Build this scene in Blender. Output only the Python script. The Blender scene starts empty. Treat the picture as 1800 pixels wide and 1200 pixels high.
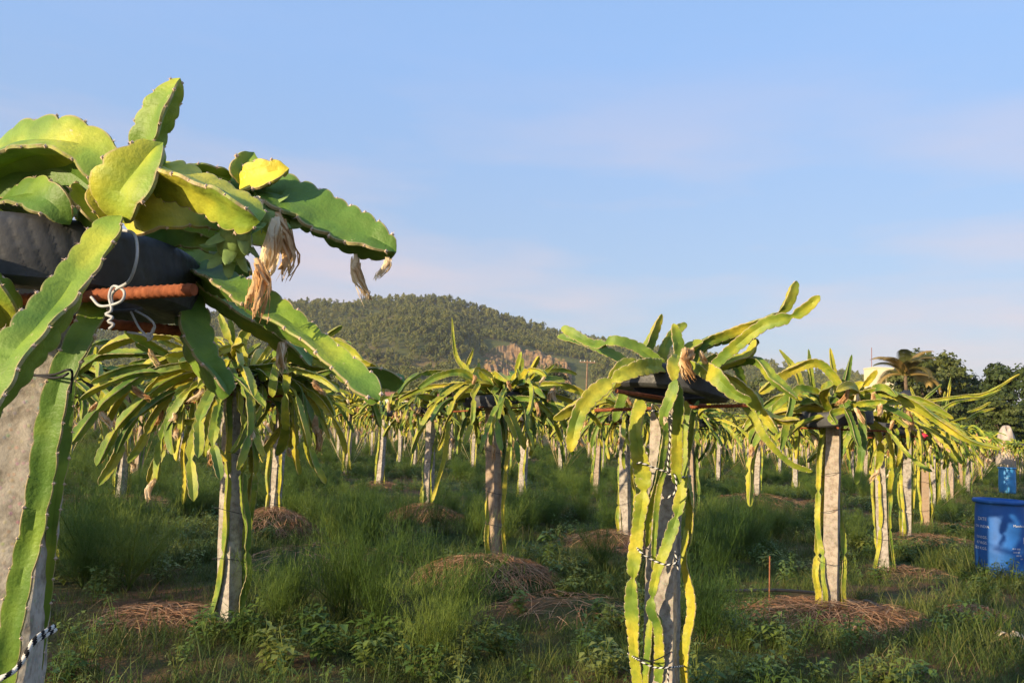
import bpy, math
import numpy as np
from mathutils import Vector, Matrix

# ------------------------------------------------------------------ camera, sky, sun, exposure
SC = bpy.context.scene
COL = SC.collection
FPX, CAMH = 1450.0, 1.45                       # focal length in photo pixels (1800 wide), eye height
ROLL, PITCH = math.radians(2.5), math.atan(149.4 / 1450.0)
_f = np.array([0, math.cos(PITCH), math.sin(PITCH)])
_r0 = np.array([1.0, 0, 0]); _u0 = np.cross(_r0, _f)
_r = _r0 * math.cos(ROLL) + _u0 * math.sin(ROLL)
_u = _u0 * math.cos(ROLL) - _r0 * math.sin(ROLL)
EYE = np.array([0, 0, CAMH])
cam_data = bpy.data.cameras.new('camera')
cam_data.sensor_width = 36.0; cam_data.lens = FPX / 1800 * 36.0
cam_data.clip_start = 0.05; cam_data.clip_end = 9000
cam = bpy.data.objects.new('camera', cam_data); COL.objects.link(cam)
m = Matrix.Identity(4)
for i in range(3):
    m[i][0], m[i][1], m[i][2], m[i][3] = _r[i], _u[i], -_f[i], EYE[i]
cam.matrix_world = m
SC.camera = cam

SUN_AZ, SUN_EL = math.radians(229), math.radians(13.5)      # behind the camera, to the left, low
world = bpy.data.worlds.new('World'); SC.world = world; world.use_nodes = True
nt = world.node_tree; nt.nodes.clear()
wo = nt.nodes.new('ShaderNodeOutputWorld'); bg = nt.nodes.new('ShaderNodeBackground')
sky = nt.nodes.new('ShaderNodeTexSky'); sky.sky_type = 'NISHITA'; sky.sun_disc = False
sky.sun_elevation = SUN_EL; sky.sun_rotation = SUN_AZ
sky.air_density = 1.0; sky.dust_density = 2.6; sky.ozone_density = 1.5; sky.altitude = 300
tc = nt.nodes.new('ShaderNodeTexCoord')
# thin evening clouds: stretched noise in sky directions, mixed over the sky
mp = nt.nodes.new('ShaderNodeMapping'); mp.inputs['Scale'].default_value = (1.7, 1.7, 9.0)
mp.inputs['Location'].default_value = (3.1, 0.4, 0.72)
nz = nt.nodes.new('ShaderNodeTexNoise'); nz.inputs['Scale'].default_value = 1.25
nz.inputs['Detail'].default_value = 7.0; nz.inputs['Roughness'].default_value = 0.52
rp = nt.nodes.new('ShaderNodeValToRGB'); rp.color_ramp.elements[0].position = 0.46; rp.color_ramp.elements[1].position = 0.68
sp = nt.nodes.new('ShaderNodeSeparateXYZ')
el = nt.nodes.new('ShaderNodeMapRange'); el.inputs['From Min'].default_value = 0.42; el.inputs['From Max'].default_value = 0.06
el.inputs['To Min'].default_value = 0.04; el.inputs['To Max'].default_value = 0.85
mul = nt.nodes.new('ShaderNodeMath'); mul.operation = 'MULTIPLY'
mix = nt.nodes.new('ShaderNodeMix'); mix.data_type = 'RGBA'
mix.inputs['B'].default_value = (3.5, 2.80, 2.80, 1)
L = nt.links.new
L(tc.outputs['Generated'], mp.inputs['Vector']); L(mp.outputs['Vector'], nz.inputs['Vector'])
L(nz.outputs['Fac'], rp.inputs['Fac']); L(tc.outputs['Generated'], sp.inputs['Vector'])
L(sp.outputs['Z'], el.inputs['Value']); L(rp.outputs['Color'], mul.inputs[0]); L(el.outputs['Result'], mul.inputs[1])
# a thin even veil of high haze over the whole sky: lilac grey at the horizon, soft blue above
vr = nt.nodes.new('ShaderNodeValToRGB'); vr.color_ramp.elements[0].color = (2.35, 2.08, 2.26, 1); vr.color_ramp.elements[1].color = (1.36, 2.28, 4.05, 1)
vr.color_ramp.elements[0].position = 0.0; vr.color_ramp.elements[1].position = 0.42
mid_ = vr.color_ramp.elements.new(0.16); mid_.color = (1.54, 2.08, 3.05, 1)
veil = nt.nodes.new('ShaderNodeMix'); veil.data_type = 'RGBA'; veil.inputs['Factor'].default_value = 0.72
L(sp.outputs['Z'], vr.inputs['Fac']); L(sky.outputs['Color'], veil.inputs['A']); L(vr.outputs['Color'], veil.inputs['B'])
L(mul.outputs['Value'], mix.inputs['Factor']); L(veil.outputs['Result'], mix.inputs['A'])
L(mix.outputs['Result'], bg.inputs['Color']); L(bg.outputs['Background'], wo.inputs['Surface'])
bg.inputs['Strength'].default_value = 0.15

sun_data = bpy.data.lights.new('sun', 'SUN'); sun_data.energy = 4.9; sun_data.angle = math.radians(0.6)
sun_data.color = (1.0, 0.79, 0.50)
sun = bpy.data.objects.new('sun', sun_data); COL.objects.link(sun)
SUN_DIR = Vector((math.sin(SUN_AZ) * math.cos(SUN_EL), math.cos(SUN_AZ) * math.cos(SUN_EL), math.sin(SUN_EL)))
sun.rotation_euler = SUN_DIR.to_track_quat('Z', 'Y').to_euler(); sun.location = (-20, -20, 12)
SC.view_settings.view_transform = 'Standard'; SC.view_settings.look = 'None'
SC.view_settings.exposure = 0.75; SC.view_settings.gamma = 1.0; SC.view_settings.use_curve_mapping = False

def at(px, py, d):
    """world point seen at photo pixel (px, py), d metres along the view axis"""
    return EYE + (_f * FPX + _r * (px - 900) - _u * (py - 600)) * d / FPX

# ------------------------------------------------------------------ helpers
def rng(s): return np.random.default_rng(s)

def tag(o, label=None, cat=None, group=None, kind=None):
    if label: o['label'] = label
    if cat: o['category'] = cat
    if group: o['group'] = group
    if kind: o['kind'] = kind
    return o

def thing(name, loc, label, cat, group=None, rz=0.0):
    o = bpy.data.objects.new(name, None); COL.objects.link(o)
    o.empty_display_size = 0.2; o.location = tuple(loc); o.rotation_euler = (0, 0, rz)
    return tag(o, label, cat, group)

def link(name, me, parent=None, loc=(0, 0, 0), rot=(0, 0, 0), scl=1.0):
    o = bpy.data.objects.new(name, me); COL.objects.link(o)
    o.location = tuple(loc); o.rotation_euler = tuple(rot)
    o.scale = (scl, scl, scl) if np.isscalar(scl) else tuple(scl)
    if parent is not None: o.parent = parent
    return o

class G:
    """geometry collector: verts, quads/tris with material index, float vertex attributes"""
    def __init__(s): s.V = []; s.F = []; s.M = []; s.A = []; s.n = 0
    def add(s, V, F, mi=0, a=None):
        V = np.asarray(V, float).reshape(-1, 3); F = np.asarray(F, int)
        if F.ndim == 1: F = F.reshape(1, -1)
        s.V.append(V); s.F.append(F + s.n); s.M.append(np.full(len(F), mi, int))
        s.A.append(np.zeros(len(V)) if a is None else np.broadcast_to(np.asarray(a, float), (len(V),)).copy())
        s.n += len(V); return s
    def addg(s, g, R=np.eye(3), t=(0, 0, 0), sc=1.0, mi=None):
        base = s.n
        for V, A in zip(g.V, g.A):
            s.V.append((V * sc) @ np.asarray(R).T + np.asarray(t)); s.A.append(A); s.n += len(V)
        for F, M in zip(g.F, g.M):
            s.F.append(F + base); s.M.append(M if mi is None else np.full(len(M), mi, int))
        return s
    def mesh(s, name, mats, smooth=True, sharp=0.0):
        V = np.concatenate(s.V); me = bpy.data.meshes.new(name)
        ls, tot, mi = [], [], []
        for F, M in zip(s.F, s.M):
            ls.append(F.ravel()); tot.append(np.full(len(F), F.shape[1])); mi.append(M)
        ls = np.concatenate(ls); tot = np.concatenate(tot); mi = np.concatenate(mi)
        me.vertices.add(len(V)); me.vertices.foreach_set('co', V.astype(np.float32).ravel())
        me.loops.add(len(ls)); me.loops.foreach_set('vertex_index', ls.astype(np.int32))
        me.polygons.add(len(tot))
        me.polygons.foreach_set('loop_start', np.concatenate([[0], np.cumsum(tot)[:-1]]).astype(np.int32))
        me.polygons.foreach_set('loop_total', tot.astype(np.int32))
        me.polygons.foreach_set('material_index', mi.astype(np.int32))
        me.polygons.foreach_set('use_smooth', np.full(len(tot), smooth))
        at_ = me.attributes.new('m', 'FLOAT', 'POINT'); at_.data.foreach_set('value', np.concatenate(s.A).astype(np.float32))
        for mt in (mats if isinstance(mats, (list, tuple)) else [mats]): me.materials.append(mt)
        me.update(); me.validate()
        if sharp: me.set_sharp_from_angle(angle=sharp)
        return me

def box(g, c, s, mi=0, R=np.eye(3), a=None):
    x, y, z = np.array(s) / 2.0
    V = np.array([[-x, -y, -z], [x, -y, -z], [x, y, -z], [-x, y, -z], [-x, -y, z], [x, -y, z], [x, y, z], [-x, y, z]])
    return g.add(V @ np.asarray(R).T + np.array(c), [[0, 3, 2, 1], [4, 5, 6, 7], [0, 1, 5, 4], [1, 2, 6, 5], [2, 3, 7, 6], [3, 0, 4, 7]], mi, a)

def grid_faces(nr, nc, close=False):
    i = np.arange(nr - 1)[:, None]; j = np.arange(nc if close else nc - 1)[None, :]
    j2 = (j + 1) % nc
    return np.stack([i * nc + j, i * nc + j2, (i + 1) * nc + j2, (i + 1) * nc + j], -1).reshape(-1, 4)

def lathe(g, prof, n=48, mi=0, close=False, a=None):
    prof = np.asarray(prof, float); t = np.linspace(0, 2 * np.pi, n, endpoint=False)
    V = np.stack([prof[:, 0, None] * np.cos(t), prof[:, 0, None] * np.sin(t), np.broadcast_to(prof[:, 1, None], (len(prof), n))], -1)
    F = grid_faces(len(prof), n, True)
    if close:
        V = np.concatenate([V, V[:1]]); F = grid_faces(len(prof) + 1, n, True)
    return g.add(V.reshape(-1, 3), F, mi, a)

def catmull(P, n):
    P = np.asarray(P, float); Q = np.concatenate([[2 * P[0] - P[1]], P, [2 * P[-1] - P[-2]]])
    out = []
    ts = np.linspace(0, len(P) - 1 - 1e-9, n * 6); k = ts.astype(int); t = (ts - k)[:, None]
    a, b, c, d = Q[k], Q[k + 1], Q[k + 2], Q[k + 3]
    C = 0.5 * ((2 * b) + (c - a) * t + (2 * a - 5 * b + 4 * c - d) * t ** 2 + (3 * b - a - 3 * c + d) * t ** 3)
    s = np.concatenate([[0], np.cumsum(np.linalg.norm(np.diff(C, axis=0), axis=1))])
    si = np.linspace(0, s[-1], n)
    return np.stack([np.interp(si, s, C[:, i]) for i in range(3)], -1), s[-1]

def frames(C, hint=None):
    T = np.gradient(C, axis=0); T /= np.linalg.norm(T, axis=1, keepdims=True) + 1e-12
    h = np.array(hint if hint is not None else [0.13, 0.2, 1.0], float)
    n0 = h - T[0] * (h @ T[0])
    if np.linalg.norm(n0) < 1e-3: n0 = np.cross(T[0], [1, 0, 0.1])
    N = [n0 / np.linalg.norm(n0)]
    for i in range(1, len(C)):
        v = N[-1] - T[i] * (N[-1] @ T[i]); N.append(v / (np.linalg.norm(v) + 1e-12))
    N = np.array(N); return T, N, np.cross(T, N)

def tube(g, P, r, n=8, seg=None, mi=0, a=None, smooth_path=True, caps=True):
    if seg is None: seg = max(2, len(P))
    C = catmull(P, seg)[0] if smooth_path and len(P) > 2 else np.stack([np.linspace(P[0][i], P[-1][i], seg) for i in range(3)], -1)
    T, N, B = frames(C); t = np.linspace(0, 2 * np.pi, n, endpoint=False)
    rr = np.broadcast_to(np.interp(np.linspace(0, 1, seg), np.linspace(0, 1, np.size(r)), np.atleast_1d(r)), (seg,))
    V = C[:, None] + rr[:, None, None] * (np.cos(t)[None, :, None] * N[:, None] + np.sin(t)[None, :, None] * B[:, None])
    g.add(V.reshape(-1, 3), grid_faces(seg, n, True), mi, a)
    if caps:
        g.add(V[0], [list(range(n))[::-1]], mi, 0 if a is None else np.ravel(a)[0]); g.add(V[-1], [list(range(n))], mi, 0 if a is None else np.ravel(a)[-1])
    return C

def rotz(a): c, s = math.cos(a), math.sin(a); return np.array([[c, -s, 0], [s, c, 0], [0, 0, 1.0]])
def roty(a): c, s = math.cos(a), math.sin(a); return np.array([[c, 0, s], [0, 1, 0], [-s, 0, c]])
def rotx(a): c, s = math.cos(a), math.sin(a); return np.array([[1, 0, 0], [0, c, -s], [0, s, c]])

# ------------------------------------------------------------------ materials
def mat(name, build):
    mt = bpy.data.materials.new(name); mt.use_nodes = True; t = mt.node_tree; t.nodes.clear()
    out = t.nodes.new('ShaderNodeOutputMaterial'); build(t, out); return mt

class N_:
    """tiny node builder"""
    def __init__(s, t): s.t = t
    def n(s, kind, **kw):
        x = s.t.nodes.new(kind)
        for k, v in kw.items():
            if hasattr(x, k): setattr(x, k, v)
        return x
    def l(s, a, b): s.t.links.new(a, b)
    def coord(s, which='Object'):
        return s.n('ShaderNodeTexCoord').outputs[which]
    def noise(s, scale, detail=4, rough=0.55, vec=None, out='Fac', dist=0.0):
        x = s.n('ShaderNodeTexNoise'); x.inputs['Scale'].default_value = scale; x.inputs['Detail'].default_value = detail
        x.inputs['Roughness'].default_value = rough; x.inputs['Distortion'].default_value = dist
        s.l(vec if vec is not None else s.coord(), x.inputs['Vector']); return x.outputs[out]
    def ramp(s, v, stops):
        x = s.n('ShaderNodeValToRGB'); e = x.color_ramp.elements
        while len(e) < len(stops): e.new(0.5)
        for i, (p, c) in enumerate(stops):
            e[i].position = p; e[i].color = (c, c, c, 1) if np.isscalar(c) else (*c, 1)
        s.l(v, x.inputs['Fac']); return x.outputs['Color']
    def mix(s, f, a, b, mode='MIX'):
        x = s.n('ShaderNodeMix'); x.data_type = 'RGBA'; x.blend_type = mode
        for sock, v in (('Factor', f), ('A', a), ('B', b)):
            i = x.inputs[sock]
            if hasattr(v, 'links') or hasattr(v, 'node'): s.l(v, i)
            elif np.isscalar(v): i.default_value = v
            else: i.default_value = (*v, 1)
        return x.outputs['Result']
    def math(s, op, a, b=None, clamp=False):
        x = s.n('ShaderNodeMath'); x.operation = op; x.use_clamp = clamp
        for k, v in enumerate((a, b)):
            if v is None: continue
            if hasattr(v, 'node'): s.l(v, x.inputs[k])
            else: x.inputs[k].default_value = v
        return x.outputs[0]
    def attr(s, name='m'):
        x = s.n('ShaderNodeAttribute'); x.attribute_name = name; return x.outputs['Fac']
    def rand(s): return s.n('ShaderNodeObjectInfo').outputs['Random']
    def bump(s, h, strength=0.3, dist=0.01):
        x = s.n('ShaderNodeBump'); x.inputs['Strength'].default_value = strength; x.inputs['Distance'].default_value = dist
        s.l(h, x.inputs['Height']); return x.outputs['Normal']
    def pbsdf(s, out, col, rough=0.6, bump=None, spec=0.4, trans=0.0, tcol=None, sss=0.0):
        p = s.n('ShaderNodeBsdfPrincipled')
        if hasattr(col, 'node'): s.l(col, p.inputs['Base Color'])
        else: p.inputs['Base Color'].default_value = (*col, 1)
        if hasattr(rough, 'node'): s.l(rough, p.inputs['Roughness'])
        else: p.inputs['Roughness'].default_value = rough
        p.inputs['Specular IOR Level'].default_value = spec
        if bump is not None: s.l(bump, p.inputs['Normal'])
        if trans > 0:
            t = s.n('ShaderNodeBsdfTranslucent'); mx = s.n('ShaderNodeMixShader'); mx.inputs[0].default_value = trans
            c = tcol if tcol is not None else col
            if hasattr(c, 'node'): s.l(c, t.inputs['Color'])
            else: t.inputs['Color'].default_value = (*c, 1)
            s.l(p.outputs[0], mx.inputs[1]); s.l(t.outputs[0], mx.inputs[2]); s.l(mx.outputs[0], out.inputs['Surface'])
        else: s.l(p.outputs[0], out.inputs['Surface'])
        return p

def m_stem(t, out):
    k = N_(t); rnd = k.rand(); co = k.coord()
    off = k.n('ShaderNodeVectorMath', operation='ADD'); k.l(co, off.inputs[0])
    cmb = k.n('ShaderNodeCombineXYZ')
    for i in range(3): k.l(k.math('MULTIPLY', rnd, (17.0, 31.0, 23.0)[i]), cmb.inputs[i])
    k.l(cmb.outputs[0], off.inputs[1]); v = off.outputs[0]
    n1 = k.noise(5.5, 3, 0.5, v); n2 = k.noise(38, 4, 0.6, v); n3 = k.noise(150, 2, 0.5, v)
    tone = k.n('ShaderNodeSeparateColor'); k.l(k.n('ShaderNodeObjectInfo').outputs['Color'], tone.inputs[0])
    yl = k.math('ADD', k.math('ADD', n1, k.math('MULTIPLY', k.math('SUBTRACT', rnd, 0.5), 0.26)), k.math('SUBTRACT', tone.outputs[0], 1.0))
    col = k.ramp(yl, [(0.27, (0.072, 0.145, 0.022)), (0.40, (0.165, 0.250, 0.030)), (0.52, (0.335, 0.355, 0.034)), (0.70, (0.52, 0.435, 0.040))])
    col = k.mix(k.ramp(n2, [(0.35, 0.0), (0.75, 0.45)]), col, (0.085, 0.13, 0.02), 'MIX')
    scar = k.ramp(k.noise(9, 5, 0.7, v), [(0.665, 0.0), (0.69, 1.0)])
    col = k.mix(k.math('MULTIPLY', scar, k.ramp(n3, [(0.4, 0.2), (0.6, 0.9)])), col, (0.42, 0.33, 0.20))
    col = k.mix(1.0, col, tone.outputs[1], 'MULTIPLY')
    m_ = k.attr('m')
    edge = k.ramp(m_, [(0.90, 0.0), (0.985, 1.0)])
    col = k.mix(k.math('MULTIPLY', edge, k.ramp(n2, [(0.38, 0.25), (0.60, 0.85)])), col, (0.44, 0.33, 0.19))
    bmp = k.bump(k.math('ADD', n2, k.math('MULTIPLY', n3, 0.35)), 0.35, 0.008)
    k.pbsdf(out, col, 0.52, bmp, 0.32, 0.06, k.mix(0.5, col, (0.40, 0.42, 0.03)))
def m_concrete(t, out):
    k = N_(t); co = k.coord(); a = k.noise(2.2, 5, 0.6, co); b = k.noise(26, 5, 0.65, co)
    vo = k.n('ShaderNodeTexVoronoi'); vo.inputs['Scale'].default_value = 85; k.l(co, vo.inputs['Vector'])
    agg = k.ramp(vo.outputs['Distance'], [(0.10, 1.0), (0.42, 0.0)])
    col = k.ramp(a, [(0.28, (0.28, 0.24, 0.20)), (0.5, (0.42, 0.38, 0.33)), (0.72, (0.55, 0.51, 0.45))])
    col = k.mix(k.ramp(b, [(0.36, 0.75), (0.56, 0.0)]), col, (0.15, 0.125, 0.10))
    col = k.mix(k.ramp(k.math('ADD', k.rand(), k.math('MULTIPLY', k.math('SUBTRACT', a, .5), .8)), [(0.50, 0.0), (0.95, 0.75)]), col, (0.33, 0.215, 0.125))
    vcol = k.mix(0.55, (0.34, 0.29, 0.24), vo.outputs['Color'], 'OVERLAY')
    col = k.mix(k.math('MULTIPLY', agg, 0.5), col, vcol)
    bmp = k.bump(k.math('ADD', k.math('MULTIPLY', b, 0.7), k.math('MULTIPLY', agg, 0.06)), 0.8, 0.007)
    k.pbsdf(out, col, 0.92, bmp, 0.2)
def m_tyre(t, out):
    k = N_(t); n1 = k.noise(7, 5, 0.6); n2 = k.noise(60, 4, 0.6)
    col = k.ramp(n1, [(0.3, (0.034, 0.036, 0.042)), (0.58, (0.062, 0.064, 0.070)), (0.82, (0.13, 0.125, 0.12))])
    k.pbsdf(out, col, k.ramp(n2, [(0.3, 0.42), (0.7, 0.72)]), k.bump(n2, 0.25, 0.004), 0.4)
def m_rust(t, out):
    k = N_(t); n1 = k.noise(30, 5, 0.65)
    col = k.ramp(n1, [(0.3, (0.14, 0.045, 0.022)), (0.55, (0.28, 0.085, 0.036)), (0.75, (0.40, 0.155, 0.075))])
    k.pbsdf(out, col, 0.85, k.bump(k.noise(220, 3, 0.6), 0.5, 0.002), 0.25)
def m_flat(c, rough=0.7, var=0.25, sc=12.0, spec=0.35, bumpy=0.15, trans=0.0):
    def b(t, out):
        k = N_(t); n1 = k.noise(sc, 5, 0.6); c_ = np.array(c)
        col = k.ramp(n1, [(0.28, tuple(c_ * (1 - var))), (0.72, tuple(np.minimum(c_ * (1 + var), 0.92)))])
        k.pbsdf(out, col, rough, k.bump(n1, bumpy, 0.01), spec, trans)
    return b
def m_rope(t, out):
    k = N_(t); col = k.mix(k.ramp(k.attr('m'), [(0.45, 0.0), (0.55, 1.0)]), (0.012, 0.012, 0.014), (0.62, 0.60, 0.55))
    k.pbsdf(out, col, 0.85, None, 0.2)
def m_veg(c0, c1, c2, trans=0.3, rough=0.6, base=None, obj_sc=3.0):
    def b(t, out):
        k = N_(t); rnd = k.rand()
        g_ = k.n('ShaderNodeNewGeometry')
        pos = k.noise(0.33, 3, 0.55, g_.outputs['Position'])
        v = k.math('ADD', k.math('MULTIPLY', rnd, 0.45), k.math('MULTIPLY', pos, 0.62))
        col = k.ramp(v, [(0.25, c0), (0.52, c1), (0.80, c2)])
        if base is not None: col = k.mix(k.ramp(k.attr('m'), [(0.0, 1.0), (0.4, 0.0)]), col, base)
        k.pbsdf(out, col, rough, None, 0.3, trans, k.mix(0.4, col, c2))
    return b
def m_straw(t, out):
    k = N_(t); v = k.attr('m')
    col = k.ramp(v, [(0.0, (0.20, 0.088, 0.042)), (0.5, (0.42, 0.215, 0.108)), (1.0, (0.63, 0.39, 0.21))])
    k.pbsdf(out, col, 0.8, None, 0.25, 0.15)
def m_dry(t, out):
    k = N_(t); n1 = k.noise(16, 4, 0.6); rnd = k.rand()
    v = k.math('ADD', k.math('MULTIPLY', n1, 0.8), k.math('MULTIPLY', k.math('SUBTRACT', rnd, 0.5), 0.3))
    col = k.ramp(v, [(0.18, (0.40, 0.18, 0.06)), (0.36, (0.66, 0.43, 0.22)), (0.54, (0.85, 0.70, 0.48))])
    k.pbsdf(out, col, 0.75, k.bump(k.noise(90, 3, 0.6), 0.35, 0.004), 0.2, 0.25)
def m_ground(t, out):
    k = N_(t); pos = k.n('ShaderNodeNewGeometry').outputs['Position']
    a = k.noise(0.55, 6, 0.6, pos); b = k.noise(6.0, 6, 0.65, pos); c = k.noise(45, 4, 0.6, pos)
    soil = k.ramp(b, [(0.3, (0.10, 0.052, 0.028)), (0.55, (0.19, 0.098, 0.050)), (0.75, (0.27, 0.155, 0.085))])
    grn = k.ramp(b, [(0.3, (0.035, 0.050, 0.014)), (0.7, (0.085, 0.110, 0.030))])
    col = k.mix(k.ramp(a, [(0.46, 1.0), (0.60, 0.0)]), soil, grn)
    k.pbsdf(out, col, 0.95, k.bump(k.math('ADD', b, k.math('MULTIPLY', c, 0.4)), 0.9, 0.05), 0.15)
def m_hill(t, out):
    k = N_(t); pos = k.n('ShaderNodeNewGeometry').outputs['Position']
    a = k.noise(0.012, 6, 0.6, pos); b = k.noise(0.09, 6, 0.65, pos)
    grn = k.ramp(b, [(0.3, (0.055, 0.068, 0.020)), (0.7, (0.13, 0.13, 0.042))])
    soil = k.ramp(b, [(0.3, (0.15, 0.085, 0.045)), (0.7, (0.24, 0.145, 0.08))])
    col = k.mix(k.ramp(a, [(0.54, 0.0), (0.72, 0.7)]), grn, soil)
    k.pbsdf(out, col, 0.95, None, 0.1)
def m_rock(t, out):
    k = N_(t); pos = k.n('ShaderNodeNewGeometry').outputs['Position']
    b = k.noise(0.16, 7, 0.68, pos); c = k.noise(0.9, 4, 0.6, pos)
    col = k.ramp(b, [(0.28, (0.14, 0.080, 0.036)), (0.48, (0.26, 0.155, 0.075)), (0.70, (0.36, 0.235, 0.12))])
    col = k.mix(k.ramp(k.noise(0.055, 6, 0.65, pos), [(0.50, 0.0), (0.60, 0.85)]), col, (0.085, 0.085, 0.03))
    k.pbsdf(out, col, 0.95, k.bump(c, 0.6, 1.0), 0.1)

STEM = mat('cactus_stem', m_stem); CONC = mat('weathered_concrete', m_concrete); TYRE = mat('old_rubber', m_tyre)
RUST = mat('rusty_steel', m_rust); ROPE = mat('twisted_rope', m_rope); DRY = mat('withered_petal', m_dry)
WIRE = mat('grey_wire', m_flat((0.42, 0.43, 0.45), 0.5, 0.2, 40)); BLACKW = mat('black_cord', m_flat((0.02, 0.02, 0.024), 0.6))
SPINE = mat('areole_cork', m_flat((0.58, 0.44, 0.34), 0.8, 0.25, 200)); FRUITG = mat('green_fruit', m_flat((0.24, 0.36, 0.11), 0.5, 0.3, 40))
FRUITR = mat('ripe_fruit', m_flat((0.50, 0.035, 0.075), 0.5, 0.3, 40))
GRASS = mat('grass_blade', m_veg((0.036, 0.068, 0.013), (0.078, 0.122, 0.022), (0.180, 0.188, 0.046), 0.32, 0.55))
FEATH = mat('feathery_leaf', m_veg((0.054, 0.106, 0.018), (0.110, 0.180, 0.029), (0.205, 0.265, 0.046), 0.38, 0.6))
HERB = mat('broad_leaf', m_veg((0.070, 0.130, 0.024), (0.130, 0.200, 0.036), (0.240, 0.265, 0.060), 0.28, 0.5))
DRYG = mat('dry_grass', m_veg((0.13, 0.09, 0.035), (0.23, 0.17, 0.07), (0.34, 0.26, 0.12), 0.25, 0.7))
STRAW = mat('rice_straw', m_straw); GROUND = mat('field_soil', m_ground); HILLM = mat('hillside', m_hill); ROCKM = mat('quarry_rock', m_rock)
HTREE = mat('hill_foliage', m_veg((0.064, 0.086, 0.020), (0.125, 0.140, 0.032), (0.215, 0.205, 0.050), 0.15, 0.7))
TLEAF = mat('tree_foliage', m_veg((0.030, 0.050, 0.012), (0.060, 0.085, 0.018), (0.115, 0.125, 0.028), 0.2, 0.55))
BARK = mat('bark', m_flat((0.14, 0.10, 0.07), 0.9, 0.4, 6)); PALMG = mat('palm_leaf', m_veg((0.06, 0.08, 0.018), (0.13, 0.125, 0.030), (0.27, 0.19, 0.055), 0.25, 0.5))
PALMB = mat('dead_palm_leaf', m_veg((0.26, 0.17, 0.05), (0.38, 0.26, 0.08), (0.48, 0.34, 0.11), 0.25, 0.6))
WALL = mat('cream_plaster', m_flat((0.66, 0.58, 0.38), 0.9, 0.12, 0.7)); WHITEP = mat('white_plaster', m_flat((0.66, 0.62, 0.56), 0.9, 0.12, 0.8))
TILE = mat('red_roof', m_flat((0.34, 0.14, 0.09), 0.85, 0.3, 1.0)); GLASSD = mat('window_glass', m_flat((0.03, 0.04, 0.05), 0.12, 0.1, 1.0, 0.5))
DRUM = mat('blue_plastic', m_flat((0.018, 0.105, 0.36), 0.55, 0.22, 5, 0.3, 0.08)); DRUML = mat('faded_blue_plastic', m_flat((0.05, 0.25, 0.52), 0.5, 0.22, 5, 0.4, 0.08))
PRINT = mat('white_print', m_flat((0.70, 0.72, 0.72), 0.7, 0.15, 60)); PIPE = mat('black_pipe', m_flat((0.022, 0.022, 0.024), 0.5, 0.2, 20))
TANK = mat('black_tank', m_flat((0.025, 0.027, 0.032), 0.5)); POLEW = mat('pole_wood', m_flat((0.22, 0.14, 0.09), 0.9, 0.3, 2))
TARP = mat('pale_sheet', m_flat((0.40, 0.34, 0.29), 0.85, 0.25, 2.5)); STAKE = mat('stake_wood', m_flat((0.26, 0.10, 0.05), 0.9, 0.3, 20))

# ------------------------------------------------------------------ the ground
def ground_z(x, y):
    x = np.asarray(x, float); y = np.asarray(y, float)
    z = 0.035 * np.sin(0.9 * x + 1.3) * np.sin(0.7 * y + 0.4) + 0.02 * np.sin(2.3 * x + 0.8 * y) + 0.012 * np.sin(3.9 * y - 2.1 * x + 2)
    return z * np.clip(1.6 - np.hypot(x, y) / 70.0, 0, 1)
def axis(lo, hi, step, far):
    c = list(np.arange(lo, hi + 1e-6, step)); s = step; a, b = lo, hi
    while a > -far or b < far:
        s *= 1.35; a -= s; b += s; c = [a] + c + [b]
    return np.array(c)
gx, gy = axis(-24, 40, 0.4, 4000), axis(-8, 60, 0.4, 4000)
X, Y = np.meshgrid(gx, gy)
g = G().add(np.stack([X, Y, ground_z(X, Y)], -1).reshape(-1, 3), grid_faces(len(gy), len(gx)))
tag(link('ground', g.mesh('ground', GROUND)), kind='structure')

# ------------------------------------------------------------------ hill, quarry, wood on the hill
def vnoise(x, y, seed=0):
    """smooth value noise, numpy"""
    xi = np.floor(x).astype(int); yi = np.floor(y).astype(int); fx = x - xi; fy = y - yi
    def h(a, b):
        v = np.sin(a * 127.1 + b * 311.7 + seed * 74.7) * 43758.5453; return v - np.floor(v)
    u, w = fx * fx * (3 - 2 * fx), fy * fy * (3 - 2 * fy)
    return (h(xi, yi) * (1 - u) + h(xi + 1, yi) * u) * (1 - w) + (h(xi, yi + 1) * (1 - u) + h(xi + 1, yi + 1) * u) * w
RIDGE = np.array([(-900, 690), (-400, 640), (0, 615), (200, 585), (350, 560), (430, 549), (520, 536), (600, 530), (700, 526), (790, 528), (860, 550), (960, 581), (1040, 596), (1120, 611), (1250, 628), (1370, 643), (1480, 660), (1560, 676), (1700, 712), (1850, 750), (2200, 790)], float)
RD = 900.0
_az, _hh = [], []
for px, py in RIDGE:
    p = at(px, py, 1.0) - EYE; _az.append(math.atan2(p[0], p[1])); _hh.append(p[2] / math.hypot(p[0], p[1]) * RD + CAMH)
_az = np.array(_az); _hh = np.array(_hh)
def hill_h(az, d):
    H = np.interp(az, _az, _hh)
    t = np.clip((d - 330) / (RD - 330), 0, 1)
    prof = np.where(d <= RD, t ** 1.15 * (0.80 + 0.20 * t), np.clip(1 - (d - RD) / 420.0, 0, 1))
    x, y = np.sin(az) * d, np.cos(az) * d
    w = np.sin(np.pi * np.clip((d - 330) / (RD - 330), 0, 1)) * (d <= RD)
    n = (vnoise(x / 90, y / 90, 1) - 0.5) * 26 + (vnoise(x / 34, y / 34, 2) - 0.5) * 9
    return np.maximum(H * prof, 0) + n * w * np.clip(H / 120.0, 0, 1) - 1.0
azs = np.linspace(-0.95, 0.72, 320); ds = np.concatenate([np.linspace(328, RD, 120), np.linspace(RD + 10, 1330, 24)])
AZ, DD = np.meshgrid(azs, ds)
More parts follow.
